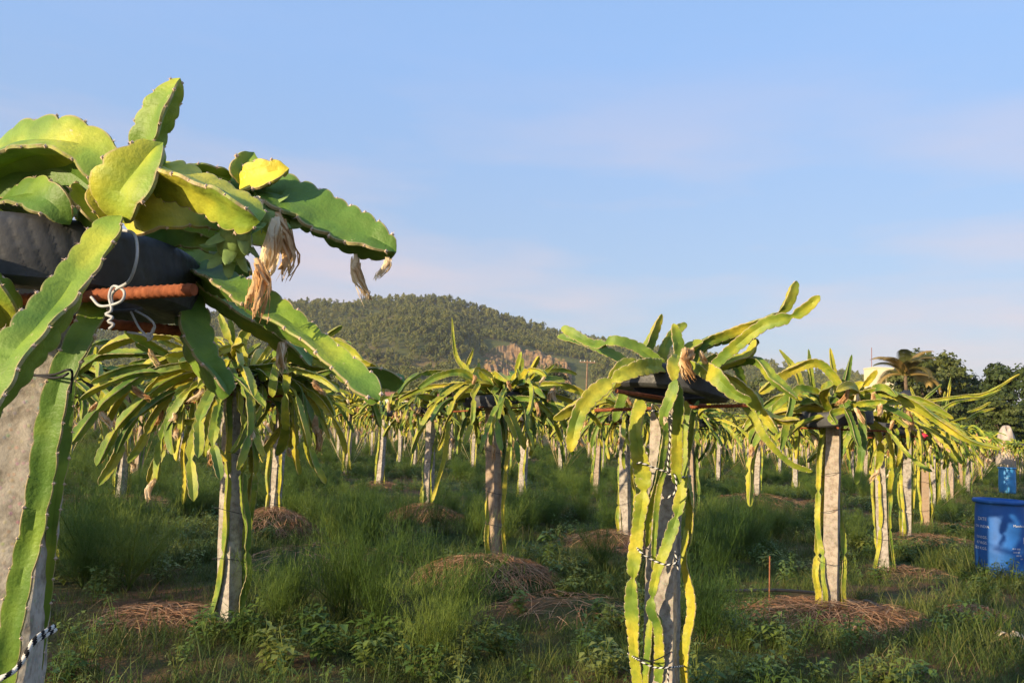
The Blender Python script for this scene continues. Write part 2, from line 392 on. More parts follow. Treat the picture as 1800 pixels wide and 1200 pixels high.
hz = hill_h(AZ, DD)
g = G().add(np.stack([np.sin(AZ) * DD, np.cos(AZ) * DD, hz], -1).reshape(-1, 3), grid_faces(len(ds), len(azs))[:, ::-1])
tag(link('hill', g.mesh('hill', HILLM)), kind='structure')

# bare rock face cut into the foot of the hill
def quarry():
    nu, nv = 150, 70; u = np.linspace(0, 1, nu); v = np.linspace(0, 1, nv); U, Vv = np.meshgrid(u, v)
    a0 = math.atan2(*(at(846, 650, 1) - EYE)[:2]); a1 = math.atan2(*(at(1012, 650, 1) - EYE)[:2])
    lo = np.interp(u, [0, .25, .5, .75, 1], [600, 520, 470, 500, 560]); hi = np.interp(u, [0, .12, .3, .5, .7, .88, 1], [630, 668, 690, 694, 684, 655, 600])
    az = a0 + (a1 - a0) * U + .004 * (vnoise(U * 9, Vv * 9, 3) - .5); d = lo + (hi - lo) * Vv
    edge = np.minimum(np.minimum(U, 1 - U) * 9, np.minimum(Vv * 7, (1 - Vv) * 10)) + 1.1 * (vnoise(U * 14, Vv * 10, 12) - .5)
    crag = 1.3 * (vnoise(U * 30 + Vv * 3, Vv * 3.2, 5) - .5) + 1.7 * (vnoise(U * 62, Vv * 11, 6) - .5) + 2.6 * (vnoise(U * 15, Vv * 24, 7) - .5)
    z = hill_h(az, d) + np.clip(edge, -1, 1) * 4.0 - 1.0 + crag * np.clip(edge + .4, 0, 1)
    g = G().add(np.stack([np.sin(az) * d, np.cos(az) * d, z], -1).reshape(-1, 3), grid_faces(nv, nu)[:, ::-1])
    tag(link('quarry_face', g.mesh('quarry_face', ROCKM, False)), kind='structure')
quarry()

# ------------------------------------------------------------------ scatter machinery for "stuff"
def leaf_quads(C, Nrm, size, r, aspect=0.6):
    """one diamond leaf quad per centre"""
    n = len(C); t = r.normal(size=(n, 3)); t -= Nrm * (t * Nrm).sum(1, keepdims=True); t /= np.linalg.norm(t, axis=1, keepdims=True)
    b = np.cross(Nrm, t); s = (size * (0.7 + 0.6 * r.random(n)))[:, None]
    V = np.stack([C - t * s * .5, C + b * s * aspect * .5, C + t * s * .5, C - b * s * aspect * .5], 1).reshape(-1, 3)
    return V, np.arange(n * 4).reshape(-1, 4)
def unit(r, n):
    v = r.normal(size=(n, 3)); return v / np.linalg.norm(v, axis=1, keepdims=True)

def scatter(name, pts, rot, scl, protos, pick, label, cat, kind='stuff'):
    """one object; its geometry nodes put a shared tuft on every point of its mesh"""
    me = bpy.data.meshes.new(name); me.vertices.add(len(pts)); me.vertices.foreach_set('co', np.asarray(pts, np.float32).ravel())
    for nm, ty, data, key in (('rot', 'FLOAT_VECTOR', rot, 'vector'), ('scl', 'FLOAT', scl, 'value'), ('pick', 'INT', pick, 'value')):
        a = me.attributes.new(nm, ty, 'POINT'); a.data.foreach_set(key, np.asarray(data, np.int32 if ty == 'INT' else np.float32).ravel())
    me.update(); o = link(name, me)
    ng = bpy.data.node_groups.new(name + '_nodes', 'GeometryNodeTree')
    ng.interface.new_socket('Geometry', in_out='INPUT', socket_type='NodeSocketGeometry'); ng.interface.new_socket('Geometry', in_out='OUTPUT', socket_type='NodeSocketGeometry')
    gi, go = ng.nodes.new('NodeGroupInput'), ng.nodes.new('NodeGroupOutput')
    ip = ng.nodes.new('GeometryNodeInstanceOnPoints'); ip.inputs['Pick Instance'].default_value = True
    jj = ng.nodes.new('GeometryNodeJoinGeometry')
    for p in protos:
        oi = ng.nodes.new('GeometryNodeObjectInfo'); oi.inputs['Object'].default_value = p; oi.inputs['As Instance'].default_value = True
        ng.links.new(oi.outputs['Geometry'], jj.inputs['Geometry'])
    def at_(nm, ty):
        x = ng.nodes.new('GeometryNodeInputNamedAttribute'); x.data_type = ty; x.inputs['Name'].default_value = nm; return x.outputs['Attribute']
    er = ng.nodes.new('FunctionNodeEulerToRotation'); ng.links.new(at_('rot', 'FLOAT_VECTOR'), er.inputs[0])
    ng.links.new(gi.outputs[0], ip.inputs['Points']); ng.links.new(jj.outputs[0], ip.inputs['Instance'])
    ng.links.new(er.outputs[0], ip.inputs['Rotation']); ng.links.new(at_('scl', 'FLOAT'), ip.inputs['Scale']); ng.links.new(at_('pick', 'INT'), ip.inputs['Instance Index'])
    ng.links.new(ip.outputs['Instances'], go.inputs[0])
    md = o.modifiers.new('scatter', 'NODES'); md.node_group = ng
    return tag(o, label, cat, kind=kind)
def proto(name, g, mats, smooth=True):
    return bpy.data.objects.new(name, g.mesh(name, mats, smooth))        # shared tuft, not in the scene itself

def small_tree(seed, tall):
    r = rng(seed); g = G(); n = 12
    tube(g, [(0, 0, -0.5), (0.05, 0, .45), (0, .05, .9)], [0.035, .02, .006], 4, 4, 1)
    for i in range(n):
        t = (i + .5) / n; zc = .25 + .70 * t; rad = (.16 if tall else .30) * (math.sin(math.pi * (0.12 + .82 * t)) ** .7)
        a = r.random() * 6.28; c = np.array([math.cos(a) * rad * .7, math.sin(a) * rad * .7, zc])
        k = 16; d = unit(r, k); C = c + d * np.array([rad, rad, .10 if tall else .15]) * (0.6 + .5 * r.random((k, 1)))
        nn = d + r.normal(size=(k, 3)) * .5; nn /= np.linalg.norm(nn, axis=1, keepdims=True)
        V, F = leaf_quads(C, nn, .13, r, .8); g.add(V, F, 0)
    return g
hp = [proto('hill_tree', small_tree(s, s % 3 != 0), [HTREE, BARK]) for s in range(6)]
r = rng(11); nT = 19000
az = r.uniform(-0.62, 0.66, nT * 3); d = 345 + (RD + 14 - 345) * r.random(nT * 3) ** 0.75
x, y = np.sin(az) * d, np.cos(az) * d
dens = vnoise(x / 60, y / 60, 21) * .65 + vnoise(x / 22, y / 22, 22) * .45
q0, q1 = math.atan2(*(at(850, 650, 1) - EYE)[:2]), math.atan2(*(at(1040, 650, 1) - EYE)[:2])
ok = (r.random(nT * 3) < np.clip((dens - .16) * 2.2, .05, 1)) & ~((az > q0) & (az < q1) & (d > 470) & (d < 688))
idx = np.where(ok)[0][:nT]; az, d, x, y = az[idx], d[idx], x[idx], y[idx]
ht = r.uniform(3.4, 7.6, len(idx)) * (1 + .35 * (d > RD - 40) * r.random(len(idx)))
scatter('hill_wood', np.stack([x, y, hill_h(az, d)], -1), np.stack([r.normal(0, .05, len(idx)), r.normal(0, .05, len(idx)), r.uniform(0, 6.28, len(idx))], -1), ht, hp, r.integers(0, 6, len(idx)),
        'scattered wood of small trees covering the distant hillside', 'wood')

# ------------------------------------------------------------------ trees, palm, houses behind the field
def tree(px, base_d, top_py, wide_px, label, seed, n_leaf=2600, lobes=16, name='broadleaf_tree', group=None, leaf=None, low=0.18):
    r = rng(seed); sc = FPX / base_d
    p = at(px, 760, base_d); x, y = p[0], p[1]; topz = at(px, top_py, base_d)[2]; rad = wide_px / sc / 2
    o = thing(name, (x, y, 0), label, 'tree', group)
    g = G(); th_ = topz * .5; tube(g, [(0, 0, -.3), (.1, 0, th_ * .5), (-.05, .1, th_)], [rad * .07 + .08, rad * .05 + .06, .06], 8, 8)
    cen = []
    for i in range(lobes):
        a = i * 2.399 + r.random(); t = (i + .5) / lobes; zz = topz * (low + (0.90 - low) * t)
        rr = rad * (0.78 * math.sqrt(max(0.05, 1 - (max(0, t - .35) / .72) ** 2))) * (0.45 + .55 * r.random())
        c = np.array([math.cos(a) * rr, math.sin(a) * rr, zz]); cen.append(c)
        tube(g, [(0, 0, th_ * (.35 + .5 * t)), c * .6 + np.array([0, 0, th_ * .3]), c], [.06 + .02 * rad, .035, .015], 5, 6)
    link('trunk', g.mesh('trunk', BARK), o)
    g = G(); ls = leaf or max(.18, rad * .10)
    per = int(n_leaf * 2.2) // lobes
    for c in cen:
        lr = rad * r.uniform(.30, .46); d = unit(r, per); d[:, 2] = np.abs(d[:, 2]) * .9 + d[:, 2] * .25
        sh = (0.35 + 0.7 * r.random((per, 1)) ** .5)
        # sub-clumps give the lobe an uneven outline
        bump = 1 + .28 * np.sin(d[:, :1] * 7 + c[0]) * np.sin(d[:, 1:2] * 6 + c[1]) 
        C = c + d * sh * lr * bump * np.array([1, 1, .85])
        C[:, 2] = np.minimum(C[:, 2], topz * (0.97 + .05 * r.random(per)))
        nn = d + r.normal(size=(per, 3)) * .55; nn /= np.linalg.norm(nn, axis=1, keepdims=True)
        V, F = leaf_quads(C, nn, ls, r, .75); g.add(V, F)
    link('crown', g.mesh('crown', TLEAF), o)
    return o
tree(1633, 72, 612, 150, 'tallest dark tree, rising right behind the palm', 31, 4200, 20)
tree(1690, 78, 655, 110, 'tree just right of the tallest tree by the palm', 32, 3400, 16)
tree(1727, 70, 664, 95, 'rounded tree between the palm group and the right edge', 33, 3200, 16)
tree(1778, 62, 634, 130, 'tall tree reaching the right edge of the photo', 34, 4200, 20)
tree(1762, 52, 700, 110, 'low dark tree below the right edge tree, near the pale heap', 35, 3600, 18, low=.08)
tree(1850, 55, 645, 150, 'tree half cut off by the right edge of the photo', 36, 3400, 18, low=.1)
tree(1520, 150, 660, 60, 'small dark tree left of the cream house', 37, 1500, 12)
tree(1475, 140, 668, 50, 'small tree behind the upright shoots, left of cream house', 38, 1400, 12)
tree(968, 120, 637, 78, 'dark round tree below the quarry, left of the power pole', 39, 2400, 16)
tree(866, 135, 644, 62, 'grey green tree at the left foot of the quarry', 40, 1800, 12)
tree(640, 130, 626, 52, 'dark tree at the hill foot behind the long diagonal stem', 41, 1600, 12)
tree(1335, 150, 655, 80, 'tree between the two tyre topped posts in the right half', 42, 1800, 14)
tree(1265, 160, 664, 70, 'tree behind the right side of the central tyre', 43, 1500, 12)
tree(735, 190, 668, 90, 'pale bush at the hill foot above the low roofs', 44, 1500, 12, low=.05)
tree(1745, 76, 668, 110, 'tree filling the gap left of the right edge tree', 47, 3400, 18, low=.1)
tree(1600, 66, 715, 100, 'low bushy tree in front of the cream house', 45, 3000, 16, low=.05)
tree(1665, 60, 706, 90, 'bushy low tree under the tallest tree', 46, 3000, 16, low=.05)

def palm():
    base = at(1592, 740, 64); o = thing('palm_tree', (base[0], base[1], 0), 'coconut palm with browning fronds in front of the cream house', 'palm')
    topz = at(1592, 660, 64)[2]
    g = G(); tube(g, [(0, 0, -.2), (.12, 0, topz * .5), (0, 0, topz)], [.20, .15, .13], 10, 14); link('trunk', g.mesh('trunk', BARK), o)
    r = rng(5)
    for i in range(19):
        az = i * 2.399; e0 = r.uniform(.1, 1.45) if i > 5 else r.uniform(1.0, 1.5); Lf = r.uniform(2.5, 3.3); n = 26
        P = [np.array([0, 0, topz])]; e = e0; hd = np.array([math.cos(az), math.sin(az), 0])
        for s in range(n):
            P.append(P[-1] + (hd * math.cos(e) + np.array([0, 0, math.sin(e)])) * Lf / n); e -= (.085 if e0 < 1.0 else .060) * (0.5 + s / n)
        P = np.array(P); g = G(); tube(g, P, [.035, .02, .006], 4, n + 1)
        T, N, B = frames(P, (0, 0, 1))
        for s in range(2, n + 1):
            for sd in (-1, 1):
                ll = .75 * math.sin(math.pi * (0.12 + .80 * s / n)) ** .6
                for q in range(2):
                    p0 = P[s] + T[s] * q * .05
                    dv = B[s] * sd * .85 + T[s] * .45 + N[s] * .15; tip = p0 + dv / np.linalg.norm(dv) * ll + np.array([0, 0, -ll * .50])
                    mid = (p0 + tip) / 2 + np.array([0, 0, ll * .13]); w = T[s] * .032
                    g.add([p0 - w, p0 + w, mid + w, mid - w, tip], [[0, 1, 2, 3]]); g.add([mid - w, mid + w, tip], [[0, 1, 2]])
        link('frond', g.mesh('frond', [PALMB if (e0 < .55 or i % 4 == 0) else PALMG]), o)
palm()

def house(px, d, w, dep, h, label, mats, windows, roof=None, name='house', rz=0.0, base=0.0, extra=None):
    p = at(px, 740, d); o = thing(name, (p[0], p[1], base), label, 'house', None, rz)
    g = box(G(), (0, 0, h / 2 - .2), (w, dep, h + .4)); link('wall', g.mesh('wall', mats, False), o)
    for (wx, wz, ww, wh) in windows:
        wo_ = link('window', box(G(), (wx, -dep / 2 - .02, wz), (ww + .16, .10, wh + .16)).mesh('frame', WHITEP, False), o)
        link('pane', box(G(), (wx, -dep / 2 - .075, wz), (ww, .03, wh)).mesh('pane', GLASSD, False), wo_)
    if roof == 'gable':
        g = G(); y0 = dep / 2 + .4; x0 = w / 2 + .4; t = h + 1.3
        for s in (1, -1):
            g.add([(-x0, s * y0, h - .1), (x0, s * y0, h - .1), (x0, 0, t), (-x0, 0, t), (-x0, s * y0, h + .05), (x0, s * y0, h + .05), (x0, 0, t + .15), (-x0, 0, t + .15)],
                  [[0, 1, 2, 3], [4, 5, 6, 7], [0, 1, 5, 4], [1, 2, 6, 5], [3, 0, 4, 7]])
        link('roof', g.mesh('roof', TILE, False), o)
    else:
        link('roof', box(G(), (0, 0, h + .12), (w + .5, dep + .5, .22)).mesh('roof', mats, False), o)
    return o
def cream_house():
    d = 95.0; h = at(1600, 700, d)[2]
    o = house(1600, d, 7.6, 7.0, h, 'cream flat roofed house behind the palm, with a stair tower', WALL, [(-2.4, h - 1.3, 1.1, 1.2), (0.2, h - 1.3, 1.1, 1.2), (2.5, h - 1.3, 1.1, 1.2)])
    tz = at(1548, 648, d)[2]
    g = box(G(), (-3.2, 1.0, (h + tz) / 2 + .1), (2.3, 2.6, tz - h)); box(g, (-3.2, 1.0, tz + .15), (2.42, 2.72, .14)); box(g, (-4.1, -1.6, h + .7), (.9, .6, 1.1))
    link('stair_tower', g.mesh('stair_tower', WALL, False), o)
    g = G(); tube(g, [(-4.0, 1.0, tz), (-4.0, 1.0, tz + 2.6)], .035, 6, 2); 
    link('antenna', g.mesh('antenna', RUST, False), o)
cream_house()
hh = at(735, 692, 170)[2]
house(736, 170, 9, 5, max(2.2, hh - 1.3), 'low red roofed house at the hill foot, left of the tall thin shoot', WHITEP, [(-2.6, 1.5, .9, .9), (0, 1.5, .9, .9), (2.6, 1.5, .9, .9)], 'gable')
hh = at(690, 690, 200)[2]
house(668, 200, 8, 5, max(2.4, hh - 1.3), 'tiny pale house behind the tip of the diagonal stem', WHITEP, [(-1.8, 1.5, .9, .9), (1.8, 1.5, .9, .9)], 'gable')
def power_pole():
    d = 140.0; p = at(1029, 740, d); top = at(1027, 632, d)[2]
    o = thing('power_pole', (p[0], p[1], 0), 'wooden power pole with one crossarm below the hill', 'pole')
    g = G(); tube(g, [(0, 0, -.3), (0, 0, top)], [.20, .13], 8, 5); link('pole_shaft', g.mesh('pole_shaft', POLEW), o)
    link('crossarm', box(G(), (0, -.14, top - .35), (2.7, .13, .20)).mesh('crossarm', POLEW, False), o)
    gi_ = G(); lathe(gi_, [(0, 0), (.07, 0), (.09, .08), (.05, .13), (.07, .2), (0, .24)], 8); me = gi_.mesh('insulator', WHITEP)
    for x_ in (-1.2, -.5, .5, 1.2): link('insulator', me, o, (x_, -.14, top - .25))
power_pole()
def tank():
    d = 58.0; p = at(1594, 700, d); z0 = at(1594, 712, d)[2]; o = thing('water_tank', (p[0], p[1], 0), 'black plastic water tank on a stand below the palm', 'tank')
    g = G(); lathe(g, [(0, 0), (.52, 0), (.56, .06), (.56, .34), (.58, .37), (.56, .40), (.56, .72), (.50, .86), (.22, .98), (.2, 1.06), (0, 1.07)], 28)
    link('tank_body', g.mesh('tank_body', TANK), o, (0, 0, z0))
    for sx in (-.4, .4):
        for sy in (-.4, .4): link('leg', box(G(), (sx, sy, z0 / 2 - .1), (.12, .12, z0 + .2)).mesh('leg', CONC, False), o)
    link('platform', box(G(), (0, 0, z0 - .05), (1.2, 1.2, .09)).mesh('platform', CONC, False), o)
tank()
def heap():
    d = 50.0; p = at(1770, 790, d); g = G(); n, k_ = 24, 14; r = rng(3)
    top = at(1772, 752, d)[2]
    prof = np.linspace(0, 1, k_); a = np.linspace(0, 2 * np.pi, n, endpoint=False); A, Pp = np.meshgrid(a, prof)
    rr = .56 * np.cos(Pp * np.pi / 2) ** .55 * (1 + .16 * np.sin(A * 3 + 1) + .10 * np.sin(A * 7 + Pp * 5)); zz = -.1 + (top + .1) * np.sin(Pp * np.pi / 2) ** .9 * (1 + .07 * np.sin(A * 4))
    g.add(np.stack([rr * np.cos(A), rr * np.sin(A), zz], -1).reshape(-1, 3), grid_faces(k_, n, True))
    tag(link('covered_heap', g.mesh('covered_heap', TARP), None, (p[0], p[1], 0)), 'pale rounded heap at the far end of the row with drums', 'heap')
heap()

# ------------------------------------------------------------------ dragon fruit stems
def stem_geo(path, R, lod=1, period=0.042, roll=0.0, twist=0.5, seed=0, joints=(), tip=0.06, root=0.05, mi=0, hint=None, ribs=3, end_r=0.30):
    """three-winged cactus stem along a path; scalloped margins, constrictions at joints. returns (G, areole points+normals, centre line)"""
    r = rng(seed); rpp = {0: 7, 1: 4, 2: 2}[lod]
    P = np.asarray(path, float); Lr = np.linalg.norm(np.diff(P, axis=0), axis=1).sum()
    n = max(8, int(Lr / period * rpp)) if lod < 2 else 13
    C, Lt = catmull(P, n); T, N, B = frames(C, hint); s = np.linspace(0, Lt, n)
    R = np.interp(s, np.linspace(0, Lt, np.size(R)), np.atleast_1d(R))
    env = np.clip(s / root, 0, 1) ** .6 * .65 + .35
    q = np.clip((Lt - s) / tip, 0, 1); env = env * (end_r + (1 - end_r) * np.sqrt(1 - (1 - q) ** 2))
    for j in joints: env = env * (1 - .66 * np.exp(-((s - j * Lt) / .020) ** 2))
    env = env * (1 + .07 * np.sin(s * 9 + r.random() * 6) + .05 * np.sin(s * 23 + r.random() * 6))
    ar = []; cols = []; att = []
    ph = r.random(3) * 0.4
    for k in range(ribs):
        t = (s / period + k / 3.0 + ph[k]) % 1.0
        tooth = (0.80 + .20 * np.sin(np.pi * t ** .8) ** .6) if lod < 2 else 0.94 + .06 * r.random(n)
        a = roll + twist * s + 2 * np.pi * k / ribs + .16 * np.sin(s * (15 + 5 * r.random()) + r.random() * 6) + (.05 * np.sin(2 * np.pi * s / period * .5 + k) if lod == 0 else 0)
        rad = R * env; e1 = np.cos(a)[:, None] * N + np.sin(a)[:, None] * B; e2 = -np.sin(a)[:, None] * N + np.cos(a)[:, None] * B
        tp = C + e1 * (rad * tooth)[:, None]
        am = a - np.pi / ribs; ev = np.cos(am)[:, None] * N + np.sin(am)[:, None] * B
        val = C + ev * (rad * (.30 if lod == 0 else .22))[:, None]
        if lod == 0:
            w1, w2 = (rad * .19)[:, None], (np.minimum(rad * .05, .0022) + .0004)[:, None]
            mid = C + e1 * (rad * .55)[:, None]; hi = C + e1 * (rad * tooth * .90)[:, None]; w3 = (rad * .10)[:, None]
            cols += [val, mid - e2 * w1, hi - e2 * w3, tp - e2 * w2, tp + e2 * w2, hi + e2 * w3, mid + e2 * w1]; att += [0, .45, .86, 1, 1, .86, .45]
        elif lod == 1:
            w = (rad * .06)[:, None]; cols += [val, tp - e2 * w, tp + e2 * w]; att += [0, 1, 1]
        else: cols += [val, tp]; att += [0, .93]
        if lod < 2:
            kk = np.where(np.diff(t) < 0)[0] + 1
            for i in kk:
                if s[i] > .015: ar.append((tp[i], e1[i]))
    V = np.stack(cols, 1); nc = V.shape[1]; g = G()
    g.add(V.reshape(-1, 3), grid_faces(n, nc, True), mi, np.tile(np.array(att, float), n))
    # caps
    for idx, sgn in ((0, 1), (n - 1, -1)):
        ring = V[idx]; c = ring.mean(0) - T[idx] * sgn * (.006 if lod < 2 else .0)
        tri = [[nc, (i + 1) % nc, i] if sgn > 0 else [nc, i, (i + 1) % nc] for i in range(nc)]
        g.add(np.concatenate([ring, [c]]), tri, mi, .8)
    return g, ar, C
def areole_geo(ar, seed, size=.0042, spines=3, sl=.006):
    r = rng(seed); g = G()
    O = np.array([[1, 0, 0], [-1, 0, 0], [0, 1, 0], [0, -1, 0], [0, 0, 1], [0, 0, -1]], float)
    OF = [[0, 2, 4], [2, 1, 4], [1, 3, 4], [3, 0, 4], [2, 0, 5], [1, 2, 5], [3, 1, 5], [0, 3, 5]]
    for p, e in ar:
        g.add(p + O * size * r.uniform(.6, 1.15), OF)
        for q in range(spines):
            d = e + r.normal(size=3) * .65; d /= np.linalg.norm(d); b = np.cross(d, [.3, .5, .8]); b /= np.linalg.norm(b); c = np.cross(d, b)
            w = .0007; L_ = sl * r.uniform(.6, 1.3)
            g.add([p + b * w, p - b * .5 * w + c * w, p - b * .5 * w - c * w, p + d * L_], [[0, 1, 3], [1, 2, 3], [2, 0, 3]])
    return g

def flower_geo(seed, Lf=.17, wid=.020, strips=13, seg=7):
    """withered blossom hanging along -z: crumpled tube ending in ragged strips"""
    r = rng(seed); g = G()
    t = np.linspace(0, 1, seg + 3); n = 9; a = np.linspace(0, 2 * np.pi, n, endpoint=False)
    rr = wid * (0.45 + .75 * np.sin(np.pi * np.clip(t * .9 + .05, 0, 1)))[:, None] * (1 + .35 * np.sin(a * 3 + r.random() * 6 + t[:, None] * 3)) * .62
    bend = np.stack([.035 * t * np.sin(t * 3 + r.random() * 6), .02 * np.sin(t * 2.6 + r.random() * 6), -t * Lf * .8], -1)
    V = bend[:, None] + np.stack([rr * np.cos(a), rr * np.sin(a), np.zeros_like(rr)], -1)
    g.add(V.reshape(-1, 3), grid_faces(len(t), n, True))
    for i in range(strips):
        a0 = i * 2.399; u = np.linspace(r.uniform(.0, .25), r.uniform(.8, 1.12), seg)
        ra = wid * (.50 + .55 * np.sin(np.pi * np.clip(u * .85 + .08, 0, 1)) + r.uniform(-.3, .8) * u ** 3)
        aa = a0 + 1.6 * u + r.normal(0, .5) * u; c = np.stack([ra * np.cos(aa), ra * np.sin(aa), -u * Lf], -1)
        c[:, 0] += np.interp(u, t, bend[:, 0]); c[:, 1] += np.interp(u, t, bend[:, 1]); c += r.normal(0, .0032, c.shape)
        w = wid * .46 * (1.05 - u)[:, None] ** .6 * r.uniform(.4, 1.25); sd = np.stack([-np.sin(aa + .6), np.cos(aa + .6), np.zeros(seg)], -1)
        g.add(np.stack([c - sd * w, c + sd * w], 1).reshape(-1, 3), grid_faces(seg, 2))
    return g
def fruit_geo(seed, rad=.035, Lf=.085, bracts=16):
    r = rng(seed); g = G(); t = np.linspace(0, np.pi, 9)
    lathe(g, np.stack([rad * np.sin(t) + 1e-4, -Lf / 2 + Lf / 2 * np.cos(t)], -1), 12)
    for i in range(bracts):
        a = i * 2.399; u = (i + .5) / bracts; th = math.pi * (.12 + .80 * u); e = np.array([math.cos(a), math.sin(a), 0]); sd = np.array([-e[1], e[0], 0])
        p = e * rad * math.sin(th) * .96 + np.array([0, 0, -Lf / 2 + Lf / 2 * math.cos(th)])
        Lb = r.uniform(.030, .050); w = .012; q = np.linspace(0, 1, 6); curl = r.uniform(.5, 1.5); dn = -1.0 if u > .25 else 1.0
        c = p + e * (Lb * np.sin(q * 1.2) * .75)[:, None] + np.array([0, 0, dn]) * (Lb * (.75 * q - .25 * curl * q ** 2))[:, None]
        ww = (w * np.sqrt(np.clip(1 - q ** 1.4, .004, 1)))[:, None]
        g.add(np.stack([c - sd * ww - e * ww * .2, c + e * .003, c + sd * ww - e * ww * .2], 1).reshape(-1, 3), grid_faces(6, 3))
    return g
FLOWERS = [flower_geo(60 + i, *(a)).mesh('withered_flower', DRY) for i, a in enumerate([(.16, .015), (.18, .016), (.12, .016), (.14, .013), (.08, .014)])]
FRUITS = [fruit_geo(70 + i, .030, .075, 20).mesh('green_fruit', FRUITG) for i in range(2)]
RIPE = fruit_geo(75, .038, .09, 12).mesh('ripe_fruit', FRUITR, False)

def grow(el0, drop, p, Lt, az_w, seed, n=18, start=(0.02, 0, 0), joints=()):
    """stem path: climbs out of the tyre, bends over under its own weight (x outward), kinks at its joints"""
    r = rng(seed); pt = np.array(start, float); P = [pt.copy()]; ph = r.random() * 6; ka = ke = 0.0
    for i in range(n):
        u = (i + .5) / n
        for j in joints:
            if abs(u - j) <= .5 / n: ka += r.normal(0, .50); ke += r.normal(-.04, .20)
        e = el0 - drop * u ** p + ke; a = az_w * math.sin(u * 3.0 + ph) + ka
        pt = pt + np.array([math.cos(e) * math.cos(a), math.cos(e) * math.sin(a), math.sin(e)]) * Lt / n; P.append(pt.copy())
    return np.array(P)
KINDS = {}                      # kind -> list of path, R, joints
def add_kind(kind, specs):
    KINDS[kind] = specs
dg = math.radians
def K(e0, dr, p, Lt, azw, sd_, R, J=()): return (grow(dg(e0), dg(dr), p, Lt, azw, sd_, joints=J), R, J)
add_kind('up', [K(72, 20, 1.5, 0.291, .2, 1, .030), K(62, -10, 1.2, 0.403, .15, 2, .027, (.55,)), K(50, 0, 1, 0.47, .2, 3, .029, (.6,)), K(78, 35, 2, 0.224, .3, 4, .034), K(55, 25, 2, 0.336, .3, 44, .032)])
add_kind('arch', [K(46, 95, 1.1, 0.748, .25, 5, .033, (.45,)), K(40, 98, 1.0, 0.924, .2, 6, .031, (.5, .8)), K(36, 70, 1.3, 0.66, .35, 7, .036, (.6,)), K(50, 118, 1.1, 0.836, .3, 8, .031, (.4, .72)), K(32, 86, .9, 1.01, .2, 9, .029, (.35, .7)),
    K(44, 80, 1.6, 0.704, .3, 45, .034, (.3, .6)), K(28, 60, 1.2, 0.88, .25, 46, .028, (.5,))])
add_kind('droop', [K(36, 118, .70, 0.76, .25, 10, .033, (.55,)), K(30, 114, .62, 0.92, .2, 11, .031, (.5, .78)), K(40, 126, .70, 0.6, .3, 12, .036, (.6,)), K(26, 108, .7, 0.72, .35, 13, .032, (.45,)), K(34, 122, .55, 1, .15, 14, .029, (.4, .75)),
    K(22, 108, .5, 0.8, .3, 47, .030, (.35, .7)), K(42, 128, .6, 0.88, .3, 48, .027, (.3, .55, .8))])
add_kind('long', [K(24, 85, 1.2, 1.08, .25, 50, .029, (.3, .55, .8)), K(34, 88, 1.1, 1.2, .2, 51, .030, (.35, .65)), K(16, 75, 1.3, 0.92, .3, 52, .028, (.4, .7)), K(28, 95, .9, 1.28, .2, 53, .027, (.3, .6, .85))])
add_kind('pad', [K(48, 30, 1.2, 0.26, .3, 61, .043), K(28, 50, 1.2, 0.32, .4, 62, .046, (.6,)), K(62, 40, 1.4, 0.24, .3, 63, .040), K(36, 20, 1, 0.38, .3, 64, .044, (.55,)), K(10, 40, 1, 0.34, .3, 65, .045)])
add_kind('side', [K(22, 30, 1.2, 0.651, .3, 15, .034, (.55,)), K(14, 18, 1.4, 0.788, .2, 16, .030, (.6,)), K(30, 42, 1.3, 0.546, .4, 17, .037), K(18, 0, 1.0, 0.578, .3, 49, .027, (.5,))])
def climb_path(seed, H=1.66):
    r = rng(seed); z = np.linspace(-.03, H, 11); x = .085 + .018 * np.sin(z * 4 + r.random() * 6) + .02 * (r.random(11) - .5)
    y = .045 * np.sin(z * r.uniform(1.5, 4.0) + r.random() * 6) + .012 * (r.random(11) - .5); x[0] += .03; return np.stack([x, y, z], -1)
add_kind('climb', [(climb_path(80 + i), .025 + .003 * (i % 3), (.3, .62)) for i in range(6)])
PROTO, PROTO0 = {}, {}
for kd, specs in KINDS.items():
    for i, (P, R, J) in enumerate(specs):
        g, ar, C = stem_geo(P, R, 1, .044, roll=i * 1.1 + .4, twist=.6 * (-1) ** i, seed=i + 7, joints=J, tip=.09, end_r=.22)
        PROTO[kd, i] = (g.mesh('stem', STEM, True, .6), C, ar)
        PROTO0[kd, i] = stem_geo(P, R, 2, roll=i * 1.1 + .4, twist=.6 * (-1) ** i, seed=i + 7, tip=.09)[0]

